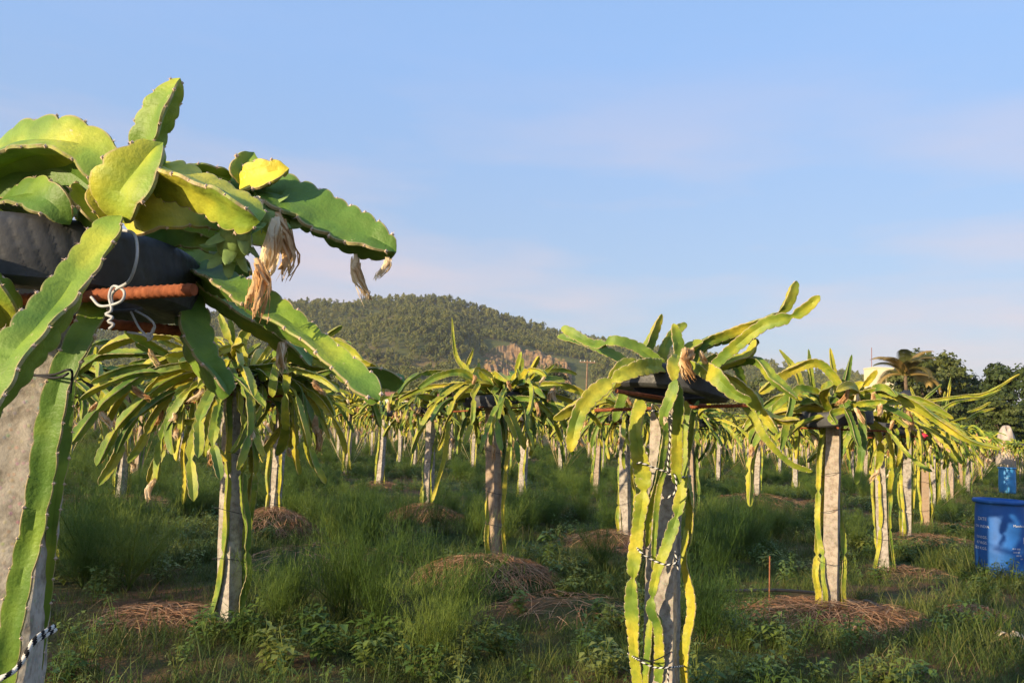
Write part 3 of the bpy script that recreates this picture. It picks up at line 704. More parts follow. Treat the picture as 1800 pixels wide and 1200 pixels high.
ROWDIR = np.array([.52, .854]); ROWN = np.array([-.854, .52]); ROWANG = math.atan2(.854, .52)
CROWN_Z = 1.66
def make_crown(o, seed, counts, z=CROWN_Z, nfl=9, scale=1.0, az_bias=None, lop=0.0):
    """stems of one plant as separate parts, copies of the shared stem meshes"""
    r = rng(seed); j = 0; az0 = r.random() * 6.28; pts = []
    for kd, cnt in counts.items():
        for i in range(cnt):
            if kd == 'climb': continue
            v = r.integers(0, len(KINDS[kd])); az = az0 + j * 2.399 + r.normal(0, .25); j += 1
            s = scale * r.uniform(.88, 1.26); tlt = (r.normal(0, .32), r.normal(0, .20))
            if lop and kd in ('droop', 'arch'): s *= 1 + lop * math.cos(az - (az_bias or 0))
            rad = r.uniform(.02, .16); loc = np.array([math.cos(az) * rad, math.sin(az) * rad, z + r.uniform(-.03, .09)])
            ob = link('stem', PROTO[kd, v][0], o, loc, (tlt[0], tlt[1], az), s)
            C = PROTO[kd, v][1]; M = (Matrix.LocRotScale(Vector(loc), ob.rotation_euler, Vector((s, s, s))))
            for u in (.55, .75, .97):
                p = M @ Vector(C[int(u * (len(C) - 1))]); pts.append((kd, np.array(p)))
    for i in range(counts.get('climb', 0)):
        v = r.integers(0, 6); az = ROWANG + (-1.45, 1.5, 2.35, .4, -.9)[i % 5] + r.normal(0, .16)
        link('climbing_stem', PROTO['climb', v][0], o, (0, 0, 0), (0, 0, az), (1, 1, r.uniform(.97, 1.03)))
    cand = [p for kd, p in pts if kd in ('droop', 'arch', 'side')]
    for i in range(min(nfl * 2, len(cand))):
        p = cand[r.integers(0, len(cand))]
        link('withered_flower', FLOWERS[r.integers(0, len(FLOWERS))], o, p + np.array([0, 0, -.02]), (r.normal(0, .3), r.normal(0, .3), r.random() * 6), r.uniform(.8, 1.25))

def far_crown(seed, n=92):
    r = rng(seed); g = G(); kinds = ['up'] * 11 + ['arch'] * 23 + ['long'] * 9 + ['droop'] * 29 + ['side'] * 13 + ['pad'] * 7; az0 = r.random() * 6; pts = []
    for j in range(n):
        kd = kinds[j % len(kinds)]; v = r.integers(0, len(KINDS[kd])); az = az0 + j * 2.399 + r.normal(0, .25); s = r.uniform(.68, 1.06); rad = r.uniform(.02, .16)
        R = rotz(az) @ roty(r.normal(0, .20)) @ rotx(r.normal(0, .32)); t = np.array([math.cos(az) * rad, math.sin(az) * rad, CROWN_Z + r.uniform(-.03, .09)])
        g.addg(PROTO0[kd, v], R, t, s, 0)
        if kd in ('droop', 'arch', 'long'): pts.append(R @ (PROTO[kd, v][1][-6] * s) + t)
    for i in range(4): g.addg(PROTO0['climb', r.integers(0, 6)], rotz(ROWANG + (-1.45, 1.5, 2.35, .4)[i] + r.normal(0, .2)), (0, 0, 0), 1, 0)
    fl = [flower_geo(90 + i, .14, .02, 7, 4) for i in range(2)]
    for i in range(16): g.addg(fl[i % 2], rotz(r.random() * 6) @ rotx(r.normal(0, .3)), pts[r.integers(0, len(pts))], r.uniform(.9, 1.35), 1)
    return g.mesh('dragon_fruit_plant', [STEM, DRY], True, .6)
FAR = [far_crown(200 + i) for i in range(12)]

# ------------------------------------------------------------------ trellis posts: concrete post, two rods, tyre, tie wire
def post_geo(seed, H=1.68, w=.115, fine=False):
    r = rng(seed); nz, ne = (60, 10) if fine else (16, 3)
    z = np.linspace(-.25, H, nz); u = np.linspace(-1, 1, ne + 1)[:-1]; ring = []
    for k in range(4):
        a = k * math.pi / 2
        for q in u: ring.append((math.cos(a) * 1 - math.sin(a) * q, math.sin(a) * 1 + math.cos(a) * q))
    ring = np.array(ring); cr = np.maximum(1, np.linalg.norm(ring, axis=1) / 1.375)[:, None]; ring = ring / cr
    V = np.zeros((nz, len(ring), 3)); tp = 1.10 - .16 * (z / H)
    V[..., 0] = ring[:, 0] * w / 2 * tp[:, None]; V[..., 1] = ring[:, 1] * w / 2 * tp[:, None]; V[..., 2] = z[:, None]
    amp = .0022 if not fine else .0018
    V[..., :2] += r.normal(0, amp, V[..., :2].shape); V[..., 0] += .006 * np.sin(z * 2.2 + seed)[:, None]
    g = G().add(V.reshape(-1, 3), grid_faces(nz, len(ring), True)); n = len(ring)
    g.add(V[-1], [list(range(n))]); return g
def tyre_geo(nseg=72, grooves=0):
    prof = [(.300, -.048), (.303, -.02), (.304, .0), (.303, .02), (.300, .048), (.286, .062), (.262, .066), (.225, .060), (.200, .052), (.192, .046), (.200, .042), (.225, .048), (.26, .052), (.284, .046), (.289, .02), (.290, 0), (.289, -.02), (.284, -.046), (.26, -.052), (.225, -.048), (.200, -.042), (.192, -.046), (.200, -.052), (.225, -.060), (.262, -.066), (.286, -.062)]
    prof = np.array(prof)
    if grooves:
        fine = []
        for i in range(4):
            for q in range(4): fine.append(prof[i] + (prof[i + 1] - prof[i]) * q / 4)
        prof = np.concatenate([np.array(fine), prof[4:]])
    t = np.linspace(0, 2 * np.pi, nseg, endpoint=False); P = prof
    R_ = np.broadcast_to(P[:, 0, None], (len(P), nseg)).copy(); Z_ = np.broadcast_to(P[:, 1, None], (len(P), nseg)).copy()
    if grooves:
        on = (R_ > .292); ph = (t[None] * grooves / (2 * np.pi) + Z_ * 16) % 1.0
        dep = np.where((ph < .20) & (np.abs(Z_) > .004), .0017, 0)
        R_ = R_ - np.where(on, dep, 0)
    Z_ = Z_ + .007 * np.sin(2 * t + .8) + .004 * np.sin(3 * t); R_ = R_ * (1 + .012 * np.sin(2 * t + 2))
    V = np.stack([R_ * np.cos(t), R_ * np.sin(t), Z_], -1); V = np.concatenate([V, V[:1]])
    return G().add(V.reshape(-1, 3), grid_faces(len(P) + 1, nseg, True))
def rod_geo(Lr=.92, rad=.0085, fine=False):
    nz = int(Lr / (.0035 if fine else .03)); nz = max(nz, 6); x = np.linspace(-Lr / 2, Lr / 2, nz); n = 10
    a = np.linspace(0, 2 * np.pi, n, endpoint=False); rr = np.full((nz, n), rad)
    if fine: rr = rr + .0016 * (np.sin(2 * np.pi * x / .014)[:, None] + .5 * np.cos(a)[None] > .35)
    V = np.stack([np.broadcast_to(x[:, None], rr.shape), rr * np.cos(a), rr * np.sin(a)], -1)
    g = G().add(V.reshape(-1, 3), grid_faces(nz, n, True)); g.add(V[0], [list(range(n))[::-1]]); g.add(V[-1], [list(range(n))]); return g
POSTS = [post_geo(s).mesh('concrete_post', CONC, True, .5) for s in range(4)]
TYRES = [tyre_geo().mesh('tyre', TYRE)]
ROD = rod_geo().mesh('steel_rod', RUST)
def loop_geo(w, z, tilt, rad, mat_stripe=False, n=40, seed=0):
    """cord looped round a post and its stems"""
    r = rng(seed); t = np.linspace(0, 2 * np.pi, n + 1); c = w * (1 + .10 * np.sin(4 * t + seed) + .04 * np.sin(3 * t)); P = np.stack([c * np.cos(t), c * np.sin(t), z + tilt * np.sin(t + seed)], -1)
    g = G(); seg = n * 6 if mat_stripe else n
    C, Ls = catmull(P, seg); T, N, B = frames(C); k = 6; a = np.linspace(0, 2 * np.pi, k, endpoint=False); s = np.linspace(0, Ls, seg)
    V = C[:, None] + rad * (np.cos(a)[None, :, None] * N[:, None] + np.sin(a)[None, :, None] * B[:, None])
    at_ = ((np.sin(a[None] * 1 + s[:, None] / .0045 * 1.0) > 0) * 1.0).ravel() if mat_stripe else None
    g.add(V.reshape(-1, 3), grid_faces(seg, k, True), 0, at_); return g
CORDS = [loop_geo(.105, z, .03, .0022, False, 30, i).mesh('tie_cord', BLACKW) for i, z in enumerate((.42, .80, 1.18))]

def trellis(x, y, seed, label, group=None, parts=True, rz=None, lean=(0, 0), dh=0.0):
    r = rng(seed + 900); o = thing('trellis_post', (x, y, ground_z(x, y)), label, 'post', group, (ROWANG + r.normal(0, .08)) if rz is None else rz)
    o.rotation_euler = (lean[0] + r.normal(0, .022), lean[1] + r.normal(0, .022), o.rotation_euler[2])
    link('concrete_post', POSTS[r.integers(0, 4)], o, (0, 0, dh))
    link('steel_rod', ROD, o, (.05, 0, 1.575 + dh), (0, r.normal(0, .03), .25 + r.normal(0, .1)))
    link('steel_rod', ROD, o, (0, .04, 1.548 + dh), (0, r.normal(0, .03), 1.82 + r.normal(0, .1)))
    link('tyre', TYRES[0], o, (r.normal(0, .02), r.normal(0, .02), 1.652 + dh), (r.normal(0, .05), r.normal(0, .05), r.random() * 6))
    if parts:
        for c in CORDS: link('tie_cord', c, o, (0, 0, r.normal(0, .04)), (0, 0, r.random() * 6))
    return o

# ------------------------------------------------------------------ the near plant and its post at the left edge
def hand_plant(loc, label, stems, lod, areoles, seed0, fruit=(), flowers=(), bright=1.0, shift=0.0, group='dragon fruit plants in the field'):
    o = thing('dragon_fruit_plant', loc, label, 'cactus', group); loc = np.array(loc, float)
    for i, st in enumerate(stems):
        pix, R = st[0], st[1]; kw = dict(roll=0.0, twist=.25, joints=(), tip=.05, root=.04, period=.044, name='stem', end_r=.35, tone=0.0)
        kw.update(st[2] if len(st) > 2 else {}); nm = kw.pop('name'); tone = kw.pop('tone')
        P = np.array([at(*p) for p in pix]) - loc
        g, ar, C = stem_geo(P, R, lod, seed=seed0 + i, hint=_f, **kw)
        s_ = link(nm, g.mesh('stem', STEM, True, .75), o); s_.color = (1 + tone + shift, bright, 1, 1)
        if areoles and ar: tag(link('spines', areole_geo(ar, seed0 + i, *areoles).mesh('spines', SPINE, False), s_), kind='stuff')
    for k, (px, py, d, v, rx, ry, sc) in enumerate(flowers):
        link('withered_flower', FLOWERS[v], o, at(px, py, d) - loc, (rx, ry, k * 1.7), sc)
    for k, (px, py, d, rx, ry, sc) in enumerate(fruit):
        link('green_fruit', FRUITS[k % 2], o, at(px, py, d) - loc, (rx, ry, k * 1.2), sc)
    return o
pi = math.pi
A_XY = (-0.975, 1.66); A_Z = float(ground_z(*A_XY))
A_LEAN = (0.0, 0.0)
A_STEMS = [
    ([(208, 383, 1.33), (170, 440, 1.29), (100, 545, 1.22), (30, 630, 1.16), (-70, 770, 1.10)], [.032, .036, .040, .042], dict(tone=0.06, root=.03, roll=.15, twist=-.1, period=.036)),
    ([(208, 384, 1.36), (222, 345, 1.35), (250, 305, 1.35), (284, 256, 1.36)], [.058, .064, .060], dict(tone=0.07, root=.05, tip=.10, period=.05, roll=-.25, end_r=.2)),
    ([(205, 335, 1.40), (165, 275, 1.42), (90, 258, 1.46), (10, 275, 1.50), (-70, 330, 1.55)], [.040, .056, .060, .052], dict(tone=0.12, period=.055, roll=.35, twist=.5)),
    ([(185, 345, 1.46), (140, 305, 1.48), (85, 290, 1.50), (20, 305, 1.53), (-60, 340, 1.58)], [.04, .046, .05, .046], dict(tone=-0.02, period=.06, roll=-.5)),
    ([(262, 300, 1.52), (262, 250, 1.51), (283, 195, 1.50), (314, 142, 1.50)], [.034, .038, .036, .026], dict(tone=0.0, period=.032, roll=pi + .5, tip=.06)),
    ([(295, 318, 1.44), (340, 305, 1.46), (402, 312, 1.50)], [.030, .032, .028], dict(period=.032, roll=.6)),
    ([(255, 300, 1.40), (310, 315, 1.36), (380, 345, 1.33), (452, 388, 1.30)], [.040, .042, .042, .036], dict(tone=0.05, period=.036, roll=pi - .3, tip=.06)),
    ([(430, 325, 1.50), (428, 300, 1.50), (444, 272, 1.51)], [.034, .034, .03], dict(period=.028, roll=.3, root=.02)),
    ([(425, 325, 1.49), (460, 312, 1.47), (503, 298, 1.46)], [.034, .038, .030], dict(tone=0.25, period=.03, roll=-.2, root=.02)),
    ([(380, 365, 1.52), (450, 352, 1.52), (530, 368, 1.50), (600, 402, 1.48), (692, 441, 1.45)], [.050, .060, .058, .050, .036], dict(tone=-0.05, period=.034, roll=pi + .25, tip=.08, twist=.1)),
    ([(240, 408, 1.60), (300, 402, 1.64), (360, 412, 1.64), (440, 440, 1.64)], [.04, .042, .040], dict(tone=-0.06, roll=.2)),
    ([(265, 455, 1.84), (335, 446, 1.80), (400, 462, 1.74), (440, 480, 1.72)], [.034, .038, .034], dict(tone=-0.06, roll=-.3)),
    ([(322, 462, 1.86), (385, 496, 1.62), (455, 536, 1.50), (560, 612, 1.38), (664, 700, 1.30)], [.034, .037, .035, .030, .027], dict(tone=-.22, roll=pi * .35, twist=.05, tip=.05)),
    ([(300, 455, 1.72), (370, 510, 1.74), (430, 555, 1.76), (490, 592, 1.80), (545, 640, 1.85)], [.036, .038, .034, .028], dict(tone=-0.1, roll=.9)),
    ([(310, 480, 1.78), (335, 560, 1.70), (352, 625, 1.66), (400, 692, 1.60)], [.036, .038, .036, .030], dict(tone=-.15, roll=pi * .3)),
    ([(640, 655, 1.95), (668, 660, 1.92), (706, 672, 1.90)], [.016, .030, .028], dict(tone=-0.05, roll=.3, tip=.03, root=.02, end_r=.5)),
    ([(190, 500, 1.60), (155, 570, 1.50), (112, 665, 1.47), (85, 790, 1.47), (55, 950, 1.47), (22, 1110, 1.47), (0, 1230, 1.47)], [.022, .026, .027, .027, .026, .026], dict(tone=-0.0, roll=pi * .55, twist=-.2, period=.055, name='climbing_stem')),
    ([(170, 560, 1.64), (124, 655, 1.62), (112, 770, 1.62), (96, 880, 1.62), (84, 1010, 1.64), (60, 1230, 1.66)], [.016, .014, .013, .011], dict(roll=1.4, period=.05, name='climbing_stem')),
    ([(-60, 440, 1.36), (-20, 500, 1.36), (12, 545, 1.40), (30, 590, 1.44)], [.036, .038, .034], dict(roll=.2)),
    ([(120, 390, 1.42), (95, 360, 1.42), (60, 350, 1.45), (0, 362, 1.50)], [.034, .040, .036], dict(roll=.4, period=.05)),
    ([(172, 395, 1.44), (155, 365, 1.45), (150, 330, 1.48)], [.04, .044, .036], dict(roll=pi, period=.03)),
    ([(190, 390, 1.42), (182, 350, 1.42), (188, 312, 1.43)], [.030, .034, .028], dict(tone=0.15, roll=.3, period=.04)),
    ([(225, 395, 1.40), (270, 375, 1.40), (330, 368, 1.44), (390, 380, 1.48)], [.044, .048, .044], dict(tone=0.08, roll=.1, period=.045)),
    ([(110, 380, 1.62), (130, 345, 1.66), (165, 320, 1.72)], [.036, .040, .034], dict(tone=0.15, roll=.7, period=.03)),
    ([(40, 395, 1.55), (10, 350, 1.55), (55, 325, 1.60)], [.034, .034, .03], dict(tone=0.25, roll=.7, period=.03)),
    ([(300, 360, 1.58), (360, 385, 1.62), (440, 400, 1.68), (505, 430, 1.74)], [.038, .04, .034], dict(roll=2.2)),
    ([(60, 400, 1.75), (-20, 330, 1.85), (-120, 330, 1.95), (-220, 420, 2.0)], [.04, .044, .04], dict(roll=.5)),
    ([(20, 400, 1.80), (60, 330, 1.95), (120, 340, 2.10), (190, 420, 2.25)], [.036, .04, .034], dict(roll=1.5)),
    ([(-80, 390, 1.5), (-160, 340, 1.45), (-260, 380, 1.4), (-340, 500, 1.36)], [.04, .044, .04], dict(roll=.5)),
]
hand_plant((*A_XY, A_Z), 'large close cactus with broad bright green stems spilling over a tyre at the left edge', A_STEMS, 0, (.0046, 3, .007), 300, bright=1.34, shift=-.115,  # bright lifts the stem colour to imitate flash light on this plant
    fruit=[(424, 392, 1.42, .5, .5, 1.0), (450, 372, 1.46, -.5, -1.3, .9)],
    flowers=[(486, 372, 1.42, 0, .05, -.12, .78), (476, 380, 1.40, 1, .1, .10, .72), (450, 452, 1.33, 1, 0, .28, .58), (442, 458, 1.34, 3, .1, .34, .58), (622, 447, 1.46, 1, .1, -.25, .50), (676, 450, 1.45, 2, 0, 0, .36),
             (497, 585, 1.80, 0, .1, .05, .62), (450, 352, 1.40, 4, .4, 1.2, .45), (505, 428, 1.46, 4, .5, -1.2, .4)])

def near_post():
    o = thing('trellis_post', (*A_XY, A_Z), 'rough concrete post at the left edge carrying a black tyre and rusty rods', 'post', 'concrete trellis posts', math.atan2(A_XY[1], A_XY[0]) - .27)
    link('concrete_post', post_geo(41, 1.70, .150, True).mesh('concrete_post', CONC, True, .6), o)
    loc = Vector((*A_XY, A_Z)); inv = Matrix.Rotation(-o.rotation_euler[2], 4, 'Z')
    def w2l(p): return np.array(inv @ (Vector(p) - loc))
    g = tyre_geo(400, 64); link('tyre', g.mesh('tyre', TYRE), o, (-.004, -.014, 1.735), (.03, -.05, 1.0))
    def rod(p0, p1):
        a, b = w2l(p0), w2l(p1); d = Vector(b - a); me = rod_geo(d.length, .0105, True).mesh('steel_rod', RUST)
        ob = link('steel_rod', me, o, (a + b) / 2); ob.rotation_euler = d.to_track_quat('X', 'Z').to_euler()
    rod(at(-330, 548, 1.70), at(341, 509, 1.40)); rod(at(-60, 546, 1.50), at(342, 584, 1.72))
    def wire(pts, rad, m_, nm='tie_wire'):
        g = G(); tube(g, [w2l(at(*p)) for p in pts], rad, 7, len(pts) * 7); link(nm, g.mesh(nm, m_), o)
    wire([(212, 404, 1.36), (236, 412, 1.34), (241, 450, 1.32), (228, 492, 1.33), (205, 508, 1.36), (196, 520, 1.37), (198, 538, 1.36)], .0026, WIRE)
    wire([(160, 522, 1.36), (178, 538, 1.35), (212, 530, 1.34), (218, 512, 1.35), (200, 503, 1.36), (192, 520, 1.35), (196, 545, 1.34), (186, 552, 1.34), (198, 558, 1.33), (190, 565, 1.33), (200, 570, 1.33), (192, 578, 1.33)], .0024, WIRE)
    wire([(230, 548, 1.55), (246, 578, 1.53), (262, 590, 1.52), (272, 574, 1.52), (262, 560, 1.53), (238, 546, 1.55)], .0022, WIRE)
    wire([(224, 584, 1.53), (250, 588, 1.52), (266, 596, 1.52), (258, 586, 1.52), (268, 590, 1.52), (260, 598, 1.52), (272, 572, 1.52)], .0022, WIRE)
    wire([(60, 660, 1.50), (95, 658, 1.44), (118, 650, 1.41), (127, 655, 1.42), (124, 690, 1.44)], .0022, BLACKW, 'black_cord')
    wire([(40, 655, 1.52), (95, 664, 1.43), (120, 656, 1.41), (110, 662, 1.41)], .0022, BLACKW, 'black_cord')
    # striped rope near the foot
    P = np.array([w2l(at(*p)) for p in [(95, 1100, 1.50), (62, 1122, 1.44), (40, 1160, 1.42), (15, 1185, 1.40), (-30, 1196, 1.40)]])
    def rope(P, nm='rope'):
        C, Ls = catmull(P, 260); T, N, B = frames(C); k = 8; a = np.linspace(0, 2 * pi, k, endpoint=False); s = np.linspace(0, Ls, 260)
        V = C[:, None] + .0042 * (np.cos(a)[None, :, None] * N[:, None] + np.sin(a)[None, :, None] * B[:, None])
        g = G().add(V.reshape(-1, 3), grid_faces(260, k, True), 0, ((np.sin(a[None] + s[:, None] / .0035) > 0) * 1.0).ravel()); link(nm, g.mesh(nm, ROPE), o)
    rope(P); rope(P[::-1] * np.array([1, 1, 1]) + np.array([0, 0, -.008]) + np.random.default_rng(2).normal(0, .004, P.shape))
near_post()

# ------------------------------------------------------------------ the tyre-topped plant right of centre
B_XY = (0.85, 4.45); B_Z = float(ground_z(*B_XY)); b0 = 4.35
B_STEMS = [
    ([(1205, 650, b0), (1232, 605, b0), (1290, 582, b0), (1372, 547, b0 - .1), (1400, 495, b0 - .1)], [.034, .036, .036, .034, .028], dict(joints=(.76,), roll=.4, tip=.08)),
    ([(1245, 655, b0 - .1), (1290, 610, b0 - .2), (1345, 570, b0 - .3), (1397, 553, b0 - .35), (1440, 521, b0 - .4)], [.032, .036, .036, .034, .032], dict(joints=(.77,), roll=-.3, tip=.06)),
    ([(1170, 650, b0), (1120, 612, b0), (1080, 600, b0), (1045, 606, b0 + .1), (988, 576, b0 + .2)], [.036, .038, .036, .034, .028], dict(roll=2.4, tip=.08, joints=(.55,))),
    ([(1120, 660, b0 + .3), (1090, 632, b0 + .35), (1045, 610, b0 + .4), (981, 591, b0 + .5)], [.032, .034, .034, .03], dict(roll=.2, tip=.06)),
    ([(1165, 645, b0 - .15), (1120, 648, b0 - .35), (1060, 680, b0 - .42), (1020, 720, b0 - .45), (1003, 792, b0 - .45)], [.042, .050, .046, .044, .034], dict(roll=.3, tip=.10, joints=(.5,))),
    ([(1160, 650, b0 + .1), (1100, 655, b0), (1050, 690, b0 - .05), (974, 736, b0 - .1)], [.036, .042, .040, .034], dict(roll=-.4, tip=.08)),
    ([(1150, 660, b0 + .1), (1135, 625, b0 + .1), (1146, 590, b0 + .1), (1163, 553, b0 + .1)], [.036, .040, .036, .022], dict(roll=.5, tip=.10)),
    ([(1155, 655, b0 + .2), (1165, 620, b0 + .2), (1182, 588, b0 + .25), (1206, 569, b0 + .3)], [.034, .036, .034, .026], dict(roll=2.0, tip=.07)),
    ([(1195, 640, b0 - .1), (1190, 605, b0 - .1), (1184, 570, b0 - .1)], [.030, .044, .034], dict(roll=.1, tip=.08)),
    ([(1190, 625, b0 - .25), (1182, 650, b0 - .33), (1186, 668, b0 - .36)], [.030, .044, .030], dict(roll=.2, tip=.05)),
    ([(1188, 668, b0 - .37), (1180, 700, b0 - .38), (1169, 730, b0 - .38), (1173, 757, b0 - .36)], [.026, .034, .036, .026], dict(roll=.5, tip=.06, root=.03)),
    ([(1190, 670, b0 - .36), (1193, 720, b0 - .34), (1189, 780, b0 - .30), (1190, 850, b0 - .22)], [.022, .032, .036, .034], dict(roll=2.2, tip=.06)),
    ([(1215, 650, b0 + .1), (1240, 605, b0 + .1), (1300, 592, b0 + .1), (1332, 604, b0 + .15)], [.03, .034, .034, .028], dict(roll=2.5)),
    ([(1225, 645, b0 - .15), (1258, 660, b0 - .35), (1290, 690, b0 - .40), (1320, 704, b0 - .42)], [.034, .044, .044, .032], dict(roll=.2, tip=.06)),
    ([(1225, 655, b0 + .05), (1320, 632, b0 - .1), (1360, 666, b0 - .2), (1401, 701, b0 - .25)], [.030, .034, .032, .024], dict(roll=2.6, tip=.1)),
    ([(1230, 660, b0), (1290, 668, b0 - .15), (1340, 720, b0 - .25), (1368, 760, b0 - .3)], [.034, .042, .044, .030], dict(roll=2.3, tip=.08, joints=(.75,))),
    ([(1345, 728, b0 - .25), (1372, 738, b0 - .25), (1405, 738, b0 - .25)], [.024, .026, .018], dict(roll=1, tip=.06)),
    ([(1240, 670, b0 + .1), (1305, 705, b0 + .05), (1345, 768, b0), (1388, 812, b0), (1427, 828, b0)], [.022, .026, .026, .022, .018], dict(roll=2.2, tip=.08)),
    ([(1225, 660, b0 - .05), (1275, 640, b0 - .1), (1315, 625, b0 - .1), (1328, 598, b0 - .1)], [.034, .038, .036, .026], dict(roll=1.0, tip=.07)),
    ([(1215, 655, b0 + .25), (1250, 630, b0 + .4), (1290, 640, b0 + .5), (1310, 690, b0 + .6)], [.034, .036, .036, .03], dict(roll=.6)),
    ([(1175, 660, b0 + .3), (1150, 640, b0 + .5), (1110, 660, b0 + .6), (1080, 740, b0 + .65)], [.034, .036, .036, .03], dict(roll=.6)),
    ([(1140, 660, b0 - .1), (1110, 640, b0 - .15), (1085, 650, b0 - .2), (1060, 700, b0 - .2)], [.030, .034, .034, .028], dict(roll=.6)),
    ([(1205, 640, b0 - .15), (1225, 648, b0 - .25), (1246, 660, b0 - .3)], [.030, .036, .028], dict(roll=.1, tip=.05)),
    ([(1180, 655, b0), (1200, 620, b0 - .05), (1235, 600, b0 - .05)], [.030, .034, .028], dict(roll=.9)),
    ([(1128, 704, b0 - .10), (1118, 760, b0 - .16), (1132, 850, b0 - .16), (1122, 930, b0 - .14), (1112, 1040, b0 - .12), (1116, 1130, b0 - .1), (1128, 1262, b0 - .05)], [.040, .048, .044, .040, .038, .036], dict(roll=.3, joints=(.28, .55), name='climbing_stem')),
    ([(1150, 712, b0 - .05), (1168, 760, b0 - .12), (1152, 850, b0 - .16), (1140, 900, b0 - .15), (1136, 960, b0 - .13)], [.020, .024, .026, .022], dict(roll=1.3, name='climbing_stem')),
    ([(1205, 706, b0 - .05), (1200, 800, b0 - .12), (1196, 880, b0 - .16), (1172, 960, b0 - .19), (1152, 1020, b0 - .18), (1146, 1070, b0 - .16), (1160, 1110, b0 - .15), (1158, 1250, b0 - .1)], [.030, .034, .036, .030, .032, .030], dict(roll=.2, joints=(.36, .62), name='climbing_stem')),
    ([(1208, 930, b0 - .02), (1204, 990, b0 - .06), (1218, 1070, b0 - .08), (1204, 1150, b0 - .08), (1212, 1250, b0 - .05)], [.020, .028, .032, .030, .026], dict(roll=.7, name='climbing_stem')),
    ([(1185, 790, b0 - .1), (1160, 850, b0 - .16), (1150, 930, b0 - .18), (1148, 1000, b0 - .16)], [.016, .018, .018, .014], dict(roll=1.9, name='climbing_stem')),
    ([(1145, 1085, b0 - .1), (1140, 1150, b0 - .12), (1135, 1250, b0 - .08)], [.024, .03, .028], dict(roll=.9, name='climbing_stem')),
    ([(1228, 705, b0 + .15), (1215, 760, b0 + .1), (1206, 830, b0 + .05), (1214, 900, b0 + .02), (1210, 960, b0)], [.026, .032, .032, .028], dict(roll=2.9, name='climbing_stem')),
]
hand_plant((*B_XY, B_Z), 'cactus with stems splayed from a tilted black tyre, right of centre in front', B_STEMS, 0, (.0036, 2, .005), 400, bright=1.04,
    flowers=[(1203, 610, b0 - .37, 1, .1, -.15, .95), (1212, 612, b0 - .36, 0, .0, -.22, 1.0), (1222, 610, b0 - .34, 2, .2, -.60, 1.0), (1196, 612, b0 - .34, 3, .1, .12, .8), (1228, 616, b0 - .3, 1, .2, -.75, .7), (1172, 735, b0 - .42, 4, .8, .3, .6)])
def front_post():
    yaw = ROWANG + .1
    o = thing('trellis_post', (*B_XY, B_Z), 'concrete post with tilted black tyre, striped ropes and rusty rods, right of centre', 'post', 'concrete trellis posts', yaw)
    link('concrete_post', post_geo(52, 1.64, .150, True).mesh('concrete_post', CONC, True, .6), o)
    loc = Vector((*B_XY, B_Z)); inv = Matrix.Rotation(-yaw, 4, 'Z')
    def w2l(p): return np.array(inv @ (Vector(p) - loc))
    q = Matrix.Rotation(-yaw, 3, 'Z').to_quaternion() @ Matrix.Rotation(.10, 3, 'Y').to_quaternion() @ Matrix.Rotation(-.08, 3, 'X').to_quaternion()
    ty = link('tyre', tyre_geo(200, 60).mesh('tyre', TYRE), o, w2l(at(1180, 676, b0 + .08))); ty.rotation_euler = q.to_euler()
    def rod(p0, p1):
        a, b = w2l(p0), w2l(p1); d = Vector(b - a); ob = link('steel_rod', rod_geo(d.length, .009, True).mesh('steel_rod', RUST), o, (a + b) / 2); ob.rotation_euler = d.to_track_quat('X', 'Z').to_euler()
    rod(at(1045, 721, b0 + .14), at(1318, 712, b0 - .02)); rod(at(1084, 687, b0 - .42), at(1240, 712, b0 + .42))
    def rope(pts):
        P = np.array([w2l(at(*p)) for p in pts]); n = 420
        C, Ls = catmull(P, n); T, N, B = frames(C); k = 6; a = np.linspace(0, 2 * pi, k, endpoint=False); s = np.linspace(0, Ls, n)
        V = C[:, None] + .0050 * (np.cos(a)[None, :, None] * N[:, None] + np.sin(a)[None, :, None] * B[:, None])
        g = G().add(V.reshape(-1, 3), grid_faces(n, k, True), 0, ((np.sin(a[None] + s[:, None] / .0048) > 0) * 1.0).ravel()); link('rope', g.mesh('rope', ROPE), o)
    f = b0 - .22
    rope([(1114, 824, b0 - .02), (1124, 813, f), (1150, 822, f - .01), (1175, 830, f - .01), (1200, 838, f + .02), (1214, 836, b0 + .05)])
    rope([(1180, 745, f - .04), (1177, 790, f - .03), (1174, 830, f - .02), (1186, 834, f - .03), (1188, 862, f - .03), (1172, 876, f - .02)])
    rope([(1128, 722, b0 - .06), (1150, 722, f + .08), (1170, 727, f + .06), (1188, 740, f)])
    rope([(1116, 952, b0), (1124, 968, f + .02), (1148, 984, f), (1172, 992, f - .02), (1192, 986, f), (1196, 972, b0 + .06)])
    rope([(1186, 968, f), (1190, 985, f - .01), (1192, 1002, f)])
    rope([(1104, 1148, b0 - .02), (1124, 1160, f + .02), (1150, 1172, f), (1180, 1172, f), (1212, 1168, b0)])
    rope([(1175, 1172, f - .01), (1174, 1200, f), (1173, 1240, f)])
    g = G(); tube(g, [w2l(at(*p)) for p in [(1120, 1160, f), (1150, 1160, f), (1180, 1145, f + .08), (1200, 1135, b0 + .1)]], .003, 6, 20); link('black_cord', g.mesh('black_cord', BLACKW), o)
front_post()

